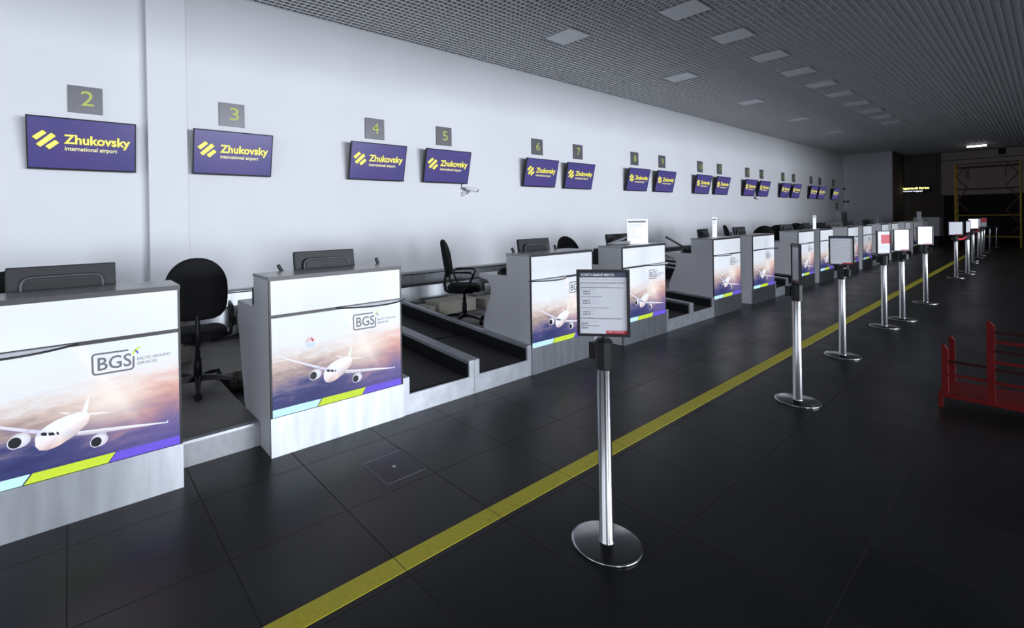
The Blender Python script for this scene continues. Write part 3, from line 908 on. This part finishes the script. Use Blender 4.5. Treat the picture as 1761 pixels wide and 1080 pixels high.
# ------------------------------------------------------------------ office chairs
def outline_back(w, h):
    pts = []
    n = 36
    for k in range(n):
        a = 2 * pi * k / n
        c, s = cos(a), sin(a)
        e = 2.1 if s > 0 else 4.0
        kk = (abs(c) ** e + abs(s) ** e) ** (-1 / e)
        wv = w / 2 * (1.0 - 0.0 * s)
        pts.append((wv * c * kk, h / 2 * s * kk))
    return pts
def outline_seat(w, d):
    pts = []
    for k in range(36):
        a = 2 * pi * k / 36
        c, s = cos(a), sin(a); e = 2.9
        kk = (abs(c) ** e + abs(s) ** e) ** (-1 / e)
        pts.append((w / 2 * c * kk, d / 2 * s * kk))
    return pts
def make_chair(arms):
    """faces local -y; the backrest is on the +y side"""
    t = thing('office_chair', '', 'chair', group='black office chairs behind the counters')
    MB().pillow(outline_seat(0.47, 0.45), lambda u, v_, w: (u, v_, 0.475 + w - 0.03 * (v_ < -0.16) * ((-v_ - 0.16) / 0.07)), 0.085, 'fabric').build('seat', t)
    tilt = radians(9)
    MB().pillow(outline_back(0.46, 0.51), lambda u, v_, w: (u, 0.235 + w * 0.9 + sin(tilt) * (v_ + 0.1) + 0.05 * (u / 0.23) ** 2 * -1 * 0.6, 0.872 + v_), 0.075, 'fabric').build('backrest', t)
    MB().tube([(0, 0.02, 0.415), (0, 0.20, 0.405), (0, 0.255, 0.43), (0, 0.268, 0.52), (0, 0.250, 0.66)], [0.018, 0.02, 0.022, 0.022, 0.016], 'plastic', 10).build('back_support', t)
    MB().box((-0.10, -0.12, 0.40), (0.10, 0.12, 0.432), 'plastic').tube([(0.10, 0.0, 0.41), (0.22, 0.02, 0.405)], 0.007, 'plastic', 8).build('mechanism', t, bevel=0.004)
    MB().lathe([(0.0, 0.09), (0.032, 0.09), (0.032, 0.26), (0.024, 0.265), (0.024, 0.33), (0.017, 0.335), (0.017, 0.405), (0.0, 0.405)], 'plastic', 18).build('gas_column', t)
    b_ = thing_part = MB()
    for k in range(5):
        a = 2 * pi * k / 5 + 0.3
        d = Vector((cos(a), sin(a), 0)); nrm = Vector((-sin(a), cos(a), 0))
        pts_ = []
        for r, w, z1, z0 in ((0.025, 0.030, 0.125, 0.075), (0.16, 0.023, 0.115, 0.080), (0.285, 0.016, 0.085, 0.060)):
            pts_.append([d * r + nrm * w + Vector((0, 0, z0)), d * r - nrm * w + Vector((0, 0, z0)), d * r - nrm * w * 0.6 + Vector((0, 0, z1)), d * r + nrm * w * 0.6 + Vector((0, 0, z1))])
        vs = [q for ring in pts_ for q in ring]
        fs = [(0, 1, 2, 3), (8, 11, 10, 9)]
        for i in range(2):
            for j in range(4):
                fs.append((i * 4 + j, i * 4 + (j + 1) % 4, (i + 1) * 4 + (j + 1) % 4, (i + 1) * 4 + j))
        b_.add(vs, fs, 'plastic')
    base_o = b_.build('star_base', t, bevel=0.003)
    for k in range(5):
        a = 2 * pi * k / 5 + 0.3
        cst = MB(); c0 = (cos(a) * 0.29, sin(a) * 0.29)
        for s in (-1, 1):
            ax = Vector((-sin(a + 0.5), cos(a + 0.5), 0)) * 0.013 * s
            q = Vector((c0[0], c0[1], 0.026)) + ax
            dd = ax.normalized() * 0.009
            cst.tube([q - dd, q + dd], 0.026, 'plastic', 16)
        cst.tube([(c0[0], c0[1], 0.03), (c0[0], c0[1], 0.075)], 0.008, 'plastic', 8)
        cst.build('caster', t)
    for s in (-1, 1):
        if arms == 'loop':
            p = [(s * 0.20, 0.10, 0.43), (s * 0.255, 0.10, 0.46), (s * 0.265, 0.16, 0.60), (s * 0.265, 0.17, 0.67), (s * 0.265, 0.12, 0.70), (s * 0.265, -0.10, 0.70),
                 (s * 0.265, -0.14, 0.67), (s * 0.265, -0.09, 0.55), (s * 0.262, -0.02, 0.47), (s * 0.255, 0.02, 0.455), (s * 0.20, 0.0, 0.43)]
            MB().tube(p, 0.013, 'plastic', 10).build('armrest', t)
        else:
            ar = MB().tube([(s * 0.15, 0.03, 0.415), (s * 0.27, 0.03, 0.42), (s * 0.285, 0.03, 0.47), (s * 0.285, 0.03, 0.655)], [0.016, 0.018, 0.018, 0.016], 'plastic', 10)
            ar.box((s * 0.285 - 0.028, -0.13, 0.655), (s * 0.285 + 0.028, 0.15, 0.69), 'plastic')
            ar.build('armrest', t, bevel=0.006)
    return t
PZ = 0.165
cA = make_chair('loop'); cB = make_chair('loop')
cA.location = (-1.47, -0.33, PZ); cA.rotation_euler = (0, 0, radians(-100)); cA['label'] = 'black office chair in the gap between the first and second counters'
cB.location = (-1.93, 3.06, PZ); cB.rotation_euler = (0, 0, radians(134)); cB['label'] = 'black office chair with loop armrests behind the double conveyor, seen from the side'
for lab, loc, rz, pr_ in (('black office chair back showing above the third counter from the left', (-1.30, 4.79, PZ), 168, cB),
                          ('left of two large black chair backs above the sixth counter', (-1.35, 11.95, PZ), -140, cB),
                          ('right of two large black chair backs above the sixth counter', (-1.38, 12.93, PZ), -140, cB),
                          ('black chair partly behind the monitor on the seventh counter', (-1.75, 15.68, PZ), -140, cA),
                          ('wide black chair back between the monitors past the seventh counter', (-1.31, 14.92, PZ), -145, cA),
                          ('black chair back beside the pale paper notice on the eighth counter', (-1.30, 16.38, PZ), -150, cA),
                          ('black chair behind the monitor of the fifth counter, only its top showing', (-2.15, 12.85, PZ), 120, cA),
                          ('black chair at the left edge of the photo, behind the first counter', (-1.35, -1.39, PZ), -100, cA)):
    dup(pr_, lab, loc, radians(rz))

# ------------------------------------------------------------------ things on the counters
def make_monitor():
    """seen from behind: the back faces local +x"""
    t = thing('computer_monitor', '', 'monitor', group='computer monitors behind the counter tops')
    W_, H_ = 0.515, 0.32
    R3 = Matrix.Rotation(radians(-8), 3, 'Y')
    def mv(mb):
        mb.v = [tuple(R3 @ Vector(p) + Vector((0, 0, 0.055))) for p in mb.v]; return mb
    c = MB().box((-0.025, -W_ / 2, 0), (0.012, W_ / 2, H_), 'plastic_mid')
    mv(c).build('casing', t, bevel=0.006)
    b_ = MB()
    arch = rounded_path([(-0.19, 0.0), (-0.19, 0.245), (0.19, 0.245), (0.19, 0.0)], 0.05, 6)
    b_.prism([(p[0], p[1] + 0.01) for p in arch], 'x', 0.010, 0.030, 'plastic_mid', True)
    arch2 = rounded_path([(-0.175, 0.0), (-0.175, 0.225), (0.175, 0.225), (0.175, 0.0)], 0.035, 6)
    b_.prism([(p[0], p[1] + 0.01) for p in arch2], 'x', 0.030, 0.036, 'plastic', True)
    mv(b_).build('back_cover', t, bevel=0.004)
    mv(MB().tube([(0.030, p[0], p[1] + 0.01) for p in arch], 0.009, 'ridge', 8)).build('ridge', t)
    mv(MB().box((0.036, -0.045, 0.185), (0.041, 0.045, 0.197), 'plastic_mid')).build('latch', t)
    mv(MB().box((-0.0262, -W_ / 2 + 0.015, 0.02), (-0.025, W_ / 2 - 0.015, H_ - 0.015), 'plastic')).build('display', t)
    MB().tube([(-0.06, 0, 0.01), (-0.05, 0, 0.10), (-0.015, 0, 0.14)], 0.022, 'plastic', 12).build('neck', t)
    MB().lathe([(0.0, 0.0), (0.11, 0.0), (0.11, 0.008), (0.03, 0.018), (0.0, 0.018)], 'plastic', 28, c=(-0.065, 0, 0)).build('foot', t)
    return t
mon0 = None
for lab, x, y, rz in (('black computer monitor seen from behind on the first counter, at the left edge', -0.62, -1.20, 0),
                      ('black computer monitor seen from behind on the second counter from the left', -0.62, 0.466, 0),
                      ('black computer monitor seen from behind on the third counter from the left', -0.62, 3.01, 0),
                      ('black computer monitor behind the paper notice on the fourth counter', -0.62, 4.72, 0),
                      ('small angled black monitor on the fifth counter from the left', -0.62, 7.32, 8),
                      ('black computer monitor on the sixth counter from the left', -0.62, 8.84, 0),
                      ('dark monitor at the near end of the seventh counter', -0.62, 11.44, -8),
                      ('dark monitor on the eighth counter, before the pale paper notice', -0.62, 12.86, 0),
                      ('dark monitor on the tenth counter, against the dim far wall', -0.62, 17.0, 0),
                      ('dark monitor on the ninth counter, below the grey wall cabinet', -0.64, 15.3, -30),
                      ('dark monitor at the far end of the eleventh counter', -0.62, 19.2, -20)):
    if mon0 is None: mon0 = o = make_monitor(); o['label'] = lab
    else: o = dup(mon0, lab, (0, 0, 0))
    o.location = (x, y, 0.957); o.rotation_euler = (0, 0, radians(rz))

# slim dark rods leaning up from the worktops
rod0 = None
for lab, x, y, L, dy in (('slim dark rod tip at the left of the monitor on the second counter', -0.60, 0.22, 0.30, -0.15),
                         ('slim dark rod tip at the right of the monitor on the second counter', -0.60, 1.03 - 0.01, 0.30, -0.10),
                         ('slim dark rod tip at the left of the monitor on the third counter', -0.60, 2.76, 0.32, -0.15),
                         ('slim dark rod tip at the right of the monitor on the third counter', -0.60, 3.45, 0.30, -0.12),
                         ('slim dark rod tip right of the paper notice on the fourth counter', -0.60, 5.13, 0.35, 0.12),
                         ('long dark rod leaning left beyond the fourth counter', -0.60, 6.75, 0.40, -0.78),
                         ('left of two dark rod tips on the fifth counter', -0.60, 7.64, 0.32, 0.1),
                         ('slim dark rod tip at the near end of the sixth counter', -0.60, 8.40, 0.32, -0.04)):
    t = thing('desk_rod', lab, 'rod', (x, y, 0.957), group='slim dark rods behind the counters')
    top = Vector((-0.02, dy, 0.285))
    MB().box((-0.05, -0.04, 0), (0.05, 0.04, 0.03), 'plastic').build('foot', t, bevel=0.006)
    MB().bar((0, 0, 0.025), top, 0.026, 'plastic_mid').build('stem', t, bevel=0.006)

# paper notices in clear stands on the counter tops
def notice(lab, x, y, z, w, h, rz, lines=True, name='paper_notice'):
    t = thing(name, lab, 'notice', (x, y, z), radians(rz), 'paper notices on the counter tops')
    MB().box((-0.05, -w / 2, 0), (0.05, w / 2, 0.004), 'glass').box((-0.004, -w / 2, 0.004), (0.0, w / 2, 0.03), 'glass').build('stand', t)
    p = MB().box((0.0005, -w / 2, 0.006), (0.002, w / 2, h), 'paper')
    if lines:
        p.box((0.002, -w / 2 + 0.012, h - 0.045), (0.0024, w / 2 - 0.03, h - 0.022), 'ink')
        for k, (q, zz) in enumerate(((0.9, 0.07), (0.75, 0.085), (0.95, 0.10), (0.3, 0.12), (0.4, 0.15), (0.35, 0.17), (0.5, 0.20), (0.7, 0.235))):
            p.box((0.002, -w / 2 + 0.015, h - zz - 0.003), (0.0024, -w / 2 + 0.015 + (w - 0.04) * q, h - zz + 0.002), 'ink_soft')
    p.build('sheet', t)
    return t
notice('white paper notice with grey heading standing on the fourth counter', -0.40, 4.77, 1.20, 0.30, 0.325, -28)
notice('tall narrow white paper notice standing on the fifth counter', -0.40, 7.12, 1.20, 0.24, 0.325, 6)
notice('pale paper notice standing on the eighth counter', -0.40, 12.45, 1.20, 0.25, 0.31, 0)
notice('narrow white paper notice on the eleventh counter, before the dim far wall', -0.40, 18.98, 1.20, 0.25, 0.34, 10)
notice('thin white paper notice on the farthest counter', -0.40, 26.7, 1.20, 0.24, 0.36, 40)
loose = MB()
for k in range(5):
    a = random.uniform(-0.5, 0.5); c0 = Vector((random.uniform(-.03, .03), random.uniform(-.05, .05), 0.001 + k * 0.0015))
    dx = Vector((cos(a), sin(a), 0)) * 0.09; dy_ = Vector((-sin(a), cos(a), 0)) * 0.13
    z1 = Vector((0, 0, 0.05 * (k == 4) + 0.015 * k)); z2 = Vector((0, 0, 0.01 * k))
    loose.add([c0 - dx - dy_, c0 + dx - dy_ + z2 * 0.3, c0 + dx * 0.7 + dy_ + z1, c0 - dx + dy_ + z2], [(0, 1, 2, 3)], 'paper')
lo = loose.build('paper_sheets', loc=(-0.47, 4.50, 1.2012)); tag(lo, 'loose white sheets lying on the fourth counter left of its notice', 'papers'); lo['kind'] = 'stuff'

# black devices on the worktops
def device(lab, x, y, sx, sy, sz, name='desk_printer', cat='printer'):
    t = thing(name, lab, cat, (x, y, 0.957), group='black devices on the worktops')
    MB().box((-sx / 2, -sy / 2, 0), (sx / 2, sy / 2, sz * 0.82), 'plastic').build('body', t, bevel=0.01)
    MB().box((-sx / 2 + 0.01, -sy / 2 + 0.01, sz * 0.82), (sx / 2 - 0.015, sy / 2 - 0.01, sz), 'plastic_mid').build('lid', t, bevel=0.006)
    return t
device('black desk printer at the left edge of the second counter', -0.62, 0.03, 0.10, 0.28, 0.16)
device('black desk printer between the third and fourth counters', -0.62, 4.28, 0.12, 0.24, 0.20)
ph = thing('desk_device', 'low rounded black desk device on the worktop of the third counter', 'device', (-0.72, 2.60, 0.957), group='black devices on the worktops')
MB().lathe([(0.0, 0.075), (0.04, 0.07), (0.075, 0.045), (0.085, 0.0)], 'plastic', 24).build('body', ph)
MB().tube([(0.08, 0.04, 0.012), (0.10, 0.10, 0.03), (0.13, 0.16, 0.012)], 0.012, 'plastic', 8).build('handset', ph)
ph2 = dup(ph, 'low rounded black desk device on the worktop of the fifth counter', (-0.70, 6.80, 0.957))

# beige boxes and paper stacks on the platforms
box0 = None
for lab, p, s in (('beige box on the platform left of the loop-armed chair', (-2.62, 2.72, 0.0), (0.30, 0.5, 0.15)),
                  ('long beige box behind the loop-armed chair', (-2.66, 3.42, 0.0), (0.34, 0.72, 0.19)),
                  ('beige box right of the loop-armed chair', (-2.60, 4.25, 0.0), (0.30, 0.6, 0.14)),
                  ('pale box behind the chair between the first and second counters, lower one', (-2.55, -0.42, 0.0), (0.35, 0.42, 0.26)),
                  ('pale box behind the chair between the first and second counters, upper one', (-2.55, -0.42, 0.262), (0.31, 0.38, 0.17))):
    t = thing('cardboard_box', lab, 'box', (p[0], p[1], p[2] + PZ), group='beige boxes behind the counters')
    hx, hy, hz = s[0] / 2, s[1] / 2, s[2]
    MB().box((-hx, -hy, 0), (hx, hy, hz * 0.8), 'card').build('body', t, bevel=0.003)
    MB().box((-hx - 0.004, -hy - 0.004, hz * 0.8), (hx + 0.004, hy + 0.004, hz), 'card').build('lid', t, bevel=0.003)

# ------------------------------------------------------------------ belt stanchions with sign frames
def stanchion_parts(t):
    MB().lathe([(0.0, 0.0), (0.160, 0.0), (0.163, 0.004), (0.160, 0.012), (0.150, 0.015), (0.0, 0.017)], 'chrome', 56).build('base', t)
    MB().lathe([(0.036, 0.015), (0.036, 0.022), (0.0315, 0.026), (0.0315, 0.86)], 'chrome', 32).build('pole', t)
    h = MB().lathe([(0.0, 0.84), (0.040, 0.84), (0.041, 0.97), (0.030, 0.985), (0.0, 0.985)], 'plastic', 8, smooth=False)
    h.build('belt_head', t)
    MB().box((-0.075, -0.022, 0.875), (-0.036, 0.022, 0.955), 'plastic').build('belt_clip', t, bevel=0.004)
    return t
def sign_frame(t, design, w=0.26, h=0.315, yaw=0.0):
    """frame faces local -y before the yaw"""
    z0 = 0.995
    e = MB()
    fw = 0.012
    for a, b_ in (((-w / 2, z0), (w / 2, z0 + fw)), ((-w / 2, z0 + h - fw), (w / 2, z0 + h)), ((-w / 2, z0 + fw), (-w / 2 + fw, z0 + h - fw)), ((w / 2 - fw, z0 + fw), (w / 2, z0 + h - fw))):
        e.box((a[0], -0.010, a[1]), (b_[0], 0.010, b_[1]), 'plastic')
    e.box((-w / 2 + fw, 0.006, z0 + fw), (w / 2 - fw, 0.009, z0 + h - fw), 'plastic')
    e.tube([(0, 0, 0.975), (0, 0, z0)], 0.008, 'plastic', 10)
    f = e.build('sign_frame', t)
    f.rotation_euler = (0, 0, yaw)
    p = MB()
    p.box((-w / 2 + fw, -0.002, z0 + fw), (w / 2 - fw, 0.005, z0 + h - fw), 'poster')
    yq = -0.0026
    L, T = -w / 2 + fw, z0 + h - fw
    iw, ih = w - 2 * fw, h - 2 * fw
    def rect(u0, v0, u1, v1, mtl, k=0):      # u right, v down from the top, fractions
        p.box((L + iw * u0, yq - 0.0002 * k, T - ih * v1), (L + iw * u1, yq + 0.0004, T - ih * v0), mtl)
    def txt(s, u0, v0, u1, v1, mtl, bold=0.0):
        p.text(s, lambda a, b_: (L + iw * u0 + a, yq - 0.0008, T - ih * v1 + b_), 0.02, mtl, bold=bold, width=iw * (u1 - u0), height=ih * (v1 - v0), res=2)
    if design == 'service':
        rect(0, 0, 1, 0.085, 'navy')
        txt('УСЛУГА ВЫБОР МЕСТА', 0.03, 0.022, 0.74, 0.064, 'paper', 0.015)
        rect(0.03, 0.120, 0.96, 0.128, 'ink_soft')
        txt('МЕСТА ПОВЫШЕННОЙ КОМФОРТНОСТИ', 0.03, 0.158, 0.96, 0.186, 'ink', 0.01)
        rect(0.03, 0.220, 0.60, 0.227, 'ink_soft'); rect(0.03, 0.248, 0.92, 0.256, 'ink'); rect(0.03, 0.277, 0.36, 0.284, 'ink_soft')
        for s, v0 in (('2000 ₽', 0.300), ('1000 ₽', 0.342), ('6000 ₽', 0.452), ('3000 ₽', 0.494), ('1000 ₽', 0.632), ('600 ₽', 0.674)):
            txt(s, 0.07, v0, 0.23, v0 + 0.028, 'ink', 0.005)
            rect(0.27, v0 + 0.008, 0.33, v0 + 0.014, 'ink_soft')
        rect(0.03, 0.396, 0.48, 0.403, 'ink'); rect(0.03, 0.424, 0.36, 0.430, 'ink_soft')
        rect(0.03, 0.578, 0.62, 0.585, 'ink'); rect(0.03, 0.606, 0.38, 0.612, 'ink_soft')
        txt('БЛОКИРОВКА СОСЕДНЕГО КРЕСЛА**', 0.03, 0.736, 0.90, 0.764, 'ink', 0.008)
        rect(0.03, 0.800, 0.37, 0.806, 'ink_soft')
        txt('2000₽', 0.03, 0.822, 0.18, 0.850, 'ink', 0.008)
        rect(0.03, 0.868, 0.42, 0.876, 'ink')
        txt('3000₽', 0.03, 0.892, 0.18, 0.922, 'ink', 0.008)
        rect(0.56, 0.945, 1.0, 1.0, 'red_ink')
        txt('URAL', 0.58, 0.953, 0.70, 0.972, 'paper', 0.01)
        txt('airlines', 0.72, 0.953, 0.92, 0.972, 'paper')
    elif design == 'list':
        rect(0.0, 0.0, 1, 0.06, 'navy')
        for v_ in (0.12, 0.16, 0.20, 0.28, 0.33, 0.38, 0.46, 0.52, 0.58, 0.66, 0.72, 0.80):
            rect(0.06, v_, 0.06 + random.uniform(0.35, 0.85), v_ + 0.010, 'ink_soft')
        rect(0.55, 0.95, 1, 1, 'red_ink')
    elif design == 'red':
        rect(0.30, 0.15, 1.0, 0.56, 'red_ink')
        for v_ in (0.06, 0.10, 0.66, 0.71, 0.76, 0.82):
            rect(0.1, v_, 0.8, v_ + 0.010, 'ink_soft')
    elif design == 'plain':
        for v_ in (0.10, 0.16, 0.24, 0.30, 0.38, 0.46, 0.54, 0.62, 0.70, 0.78):
            rect(0.08, v_, 0.08 + random.uniform(0.4, 0.82), v_ + 0.007, 'ink_soft')
        rect(0.4, 0.96, 1, 1, 'red_ink')
    elif design == 'dark':
        rect(0, 0, 1, 0.5, 'red_ink'); rect(0, 0.5, 1, 1, 'ink_soft')
    p.build('poster', f)
ST = [('brushed steel stanchion with the seat-choice price sign, nearest to the camera', 1.623, 0.846, 'service', 42, .240, -10),
      ('steel stanchion with a sign frame seen nearly edge-on, second nearest', 1.633, 3.621, 'list', -62, .24, 0),
      ('steel stanchion with a shaded white list sign, third nearest', 1.531, 5.509, 'list', 22, .215, 170),
      ('steel stanchion whose narrow sign carries a red block', 1.536, 7.619, 'red', 64, .24, 0),
      ('steel stanchion with a bright white sign right behind the red-block sign', 1.602, 8.423, 'plain', 52, .24, 150),
      ('steel stanchion with a bright white sign standing alone before the far cluster', 1.616, 10.407, 'plain', 45, .245, 180)]
for lab, x, y, dsg, yaw, w, rz in ST:
    t = thing('belt_stanchion', lab, 'stanchion', (x, y, 0), radians(rz), 'steel stanchions along the yellow line')
    stanchion_parts(t)
    sign_frame(t, dsg, w=w, h=0.318, yaw=radians(yaw - rz))
FAR = [('front stanchion of the far cluster, with a white sign', 1.568, 15.3, 'plain', 20), ('far stanchion with a grey-backed sign just behind the front one of the cluster', 1.62, 17.2, 'list', 75),
       ('far stanchion beside the red belt, third of the cluster', 1.66, 16.45, None, 0), ('far stanchion without sign, fourth of the cluster', 1.50, 20.3, None, 0),
       ('far stanchion with a tilted white sign in the middle of the cluster', 1.456, 21.15, 'plain', 30), ('far stanchion with a grey sign edge behind the tilted white sign', 1.459, 22.75, 'list', 70),
       ('far stanchion with a dark red sign', 1.463, 23.9, 'dark', 10), ('far stanchion right of the dark red sign', 1.43, 25.5, None, 0),
       ('second farthest stanchion, joined by a belt', 1.49, 27.0, None, 0), ('farthest stanchion at the end of the belt', 1.545, 29.5, None, 0)]
pos = []
for lab, x, y, dsg, yaw in FAR:
    t = thing('belt_stanchion', lab, 'stanchion', (x, y, 0), 0, 'steel stanchions along the yellow line')
    stanchion_parts(t)
    if dsg: sign_frame(t, dsg, w=0.25, h=0.32, yaw=radians(yaw))
    pos.append((x, y))
def belt(name, lab, a, b_, z, mtl, sag):
    mb = MB()
    n = 10
    vs = []
    for k in range(n + 1):
        q = k / n
        x = a[0] + (b_[0] - a[0]) * q; y = a[1] + (b_[1] - a[1]) * q; zz = z - sag * (1 - (2 * q - 1) ** 2)
        d = Vector((b_[0] - a[0], b_[1] - a[1])).normalized() * 0.0
        for dx, dz in ((-0.001, -0.024), (0.001, -0.024), (0.001, 0.024), (-0.001, 0.024)):
            vs.append((x + dx, y, zz + dz))
    fs = [(0, 1, 2, 3), (4 * n + 3, 4 * n + 2, 4 * n + 1, 4 * n)]
    for k in range(n):
        for j in range(4):
            fs.append((4 * k + j, 4 * k + (j + 1) % 4, 4 * k + 4 + (j + 1) % 4, 4 * k + 4 + j))
    o = mb.add(vs, fs, mtl).build(name)
    return tag(o, lab, 'belt')
belt('barrier_belt', 'red barrier belt strung between the front stanchions of the far cluster', (1.575, 15.345), (1.652, 16.40), 0.925, 'tape_red', 0.04)
belt('barrier_belt', 'short red barrier belt under the tilted white sign of the cluster', (1.456, 21.2), (1.459, 22.7), 0.925, 'tape_red', 0.05)
belt('barrier_belt', 'dark barrier belt between the two farthest stanchions', (1.491, 27.05), (1.544, 29.45), 0.925, 'tape_blue', 0.03)

# ------------------------------------------------------------------ red luggage trolley at the right
ct = thing('luggage_trolley', 'low red steel luggage trolley with end posts and rails at the right edge', 'trolley', (2.37, 4.33, 0))
d = MB()
d.box((0, 0, 0.085), (1.9, 0.47, 0.118), 'red')
d.build('deck', ct, bevel=0.003)
for (x, y) in ((0.0, 0.0), (0.0, 0.43), (1.86, 0.0), (1.86, 0.43)):
    MB().box((x, y, 0.0), (x + 0.025, y + 0.035, 0.085), 'red').build('foot', ct)
def post(x, y, top, w=0.040):
    MB().prism([(x, 0.118), (x + w, 0.118), (x + w, top - 0.035), (x + w * 0.4, top), (x, top)], 'y', y, y + 0.03, 'red').build('post', ct)
post(0.02, 0.004, 0.50, 0.036); post(0.255, 0.004, 0.725, 0.042); post(1.82, 0.004, 0.725, 0.042); post(0.02, 0.436, 0.50, 0.036)
def rail(x0, x1, z, mtl, y=0.02):
    MB().bar((x0, y, z), (x1, y, z), 0.020, mtl).build('rail', ct)
for z, mt_ in ((0.372, 'darkred'), (0.266, 'red')):
    rail(0.05, 0.258, z, mt_)
for z, mt_ in ((0.645, 'darkred'), (0.573, 'red'), (0.503, 'darkred'), (0.420, 'red'), (0.362, 'darkred'), (0.262, 'red')):
    rail(0.29, 1.83, z, mt_)

# ------------------------------------------------------------------ far end of the hall
lv = thing('louvred_shutter', 'brown louvred shutter on the far wall under the lit sign', 'shutter', (-1.56, YE - 0.06, 0))
s = MB()
for k in range(16):
    z = 0.1 + k * 0.125
    s.prism([(-0.03, z), (0.02, z + 0.02), (0.02, z + 0.11), (-0.005, z + 0.11)], 'x', -0.68, 0.68, 'louvre')
s.build('slats', lv)
MB().box((-0.72, -0.04, 0), (-0.68, 0.05, 2.15), 'louvre').box((0.68, -0.04, 0), (0.72, 0.05, 2.15), 'louvre').box((-0.02, -0.04, 0), (0.02, 0.03, 2.15), 'louvre').box((-0.72, -0.04, 2.1), (0.72, 0.05, 2.16), 'louvre').build('frame', lv)
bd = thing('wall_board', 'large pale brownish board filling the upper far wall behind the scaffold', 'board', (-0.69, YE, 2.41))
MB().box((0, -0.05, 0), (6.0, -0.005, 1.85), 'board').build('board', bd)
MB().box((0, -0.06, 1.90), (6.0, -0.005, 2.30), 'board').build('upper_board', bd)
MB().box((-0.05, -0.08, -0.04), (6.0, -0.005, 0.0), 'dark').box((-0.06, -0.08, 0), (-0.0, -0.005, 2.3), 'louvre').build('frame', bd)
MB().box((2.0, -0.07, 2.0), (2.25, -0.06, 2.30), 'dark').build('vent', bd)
dk = thing('dark_opening_panel', 'dark panel in place of the dark opening below the pale board on the far wall', 'shutter', (-0.6, YE, 0))
MB().box((0, -0.04, 0), (6.0, -0.005, 2.36), 'dark').build('panel', dk)  # dark sheet in place of an opening; its darkness is in the colour
MB().box((0, -0.09, 1.05), (6.0, -0.04, 1.12), 'plastic').build('rail', dk)
dp = tag(MB().tube([(-0.79, YE - 0.16, 0), (-0.79, YE - 0.16, 4.7)], 0.045, 'louvre', 14).build('down_pipe'), 'dark vertical pipe left of the pale board on the far wall', 'pipe')

sg = thing('lit_sign', 'black sign with glowing yellow and white lettering on the far wall', 'sign', (-2.58, 36.0, 2.60))
MB().box((-0.02, 0.0, 0.0), (1.56, 0.10, 0.40), 'plastic').build('box', sg)
MB().box((0.2, 0.10, 0.1), (0.3, 0.5, 0.3), 'plastic').box((1.2, 0.10, 0.1), (1.3, 0.5, 0.3), 'plastic').build('bracket', sg)
MB().text('Негабаритный багаж', lambda u, v_: (0.07 + u, -0.002, 0.20 + v_), 0.2, 'sign_y', width=1.40, height=0.165, bold=0.02).build('lettering', sg)
MB().text('Oversized baggage', lambda u, v_: (0.32 + u, -0.002, 0.07 + v_), 0.1, 'sign_w', width=0.90, height=0.095, bold=0.01).build('lettering', sg)
tb = thing('ceiling_lamp', 'lit white tube lamp under the dark far end of the ceiling', 'lamp', (0.79, 33.1, ZC - 0.12))
MB().tube([(-0.31, 0, 0), (0.31, 0, 0)], 0.035, 'tube', 14).build('tube', tb)
MB().box((-0.33, -0.03, 0.035), (0.33, 0.03, 0.075), 'alu').box((-0.2, -0.01, 0.07), (-0.18, 0.01, 0.13), 'alu').box((0.18, -0.01, 0.07), (0.2, 0.01, 0.13), 'alu').build('fitting', tb)
sp = tag(MB().lathe([(0.0, -0.02), (0.10, -0.02), (0.12, 0.0), (0.12, 0.03)], 'diffuser', 24).build('ceiling_disc', loc=(-1.0, 26.5, ZC - 0.01)), 'small round disc in the far ceiling', 'ceiling fixture')

# yellow scaffold tower
sc_ = thing('scaffold_tower', 'yellow scaffold tower with dark red braces before the far wall', 'scaffold', (0.38, 29.6, 0))
SW, SD, SH = 1.80, 0.75, 3.62
for x in (0, SW):
    for y in (0, SD):
        MB().tube([(x, y, 0), (x, y, SH)], 0.030, 'yellow', 10).build('upright', sc_)
for z in (0.45, 1.36, 2.50, 3.45):
    for y in (0, SD):
        MB().tube([(0, y, z), (SW, y, z)], 0.022, 'yellow' if z < 2 else 'rust', 8).build('ledger', sc_)
    for x in (0, SW):
        MB().tube([(x, 0, z + 0.05), (x, SD, z + 0.05)], 0.020, 'yellow', 8).build('transom', sc_)
MB().tube([(0, 0, SH - 0.04), (SW, 0, SH - 0.04)], 0.022, 'rust', 8).build('ledger', sc_)
def zig(pts):
    for a, b_ in zip(pts[:-1], pts[1:]):
        MB().tube([(a[0], -0.035, a[1]), (b_[0], -0.035, b_[1])], 0.022, 'rust', 8).build('brace', sc_)
zig([(0.34, 3.50), (0.05, 3.02), (0.36, 2.55), (0.06, 2.0), (0.36, 1.55)])
zig([(1.44, 3.55), (1.76, 3.10), (1.42, 2.60), (1.76, 2.08), (1.44, 1.56), (1.78, 0.98), (1.58, 0.6)])
for x in (0.33, 0.39, 1.42):
    MB().tube([(x, -0.035, 3.45), (x, -0.035, 2.95)], 0.020, 'rust', 8).build('hanger', sc_)
# last counter for oversize bags and the grey wall cabinet
oc = thing('end_counter', 'plain grey counter at the far end of the row, below the lit sign', 'counter', (-0.55, 30.6, 0))
MB().box((-0.5, 0, 0.0), (0.33, 0.9, 0.42), 'dark').build('plinth', oc)
MB().box((-0.5, -0.03, 0.42), (0.36, 0.95, 1.26), 'grey').build('body', oc)
MB().box((-0.53, -0.05, 1.26), (0.38, 0.97, 1.29), 'cap').build('top', oc)
wc = thing('wall_cabinet', 'grey cabinet with dark doors at the far end of the white wall', 'cabinet', (XW, 31.2, 0.5))
MB().box((0, 0, 0), (0.25, 1.25, 1.15), 'grey').build('body', wc)
MB().box((0.25, 0.12, 0.05), (0.27, 0.60, 1.08), 'plate').build('door', wc)
MB().box((0.25, 0.64, 0.05), (0.27, 1.13, 1.08), 'plate').build('door', wc)
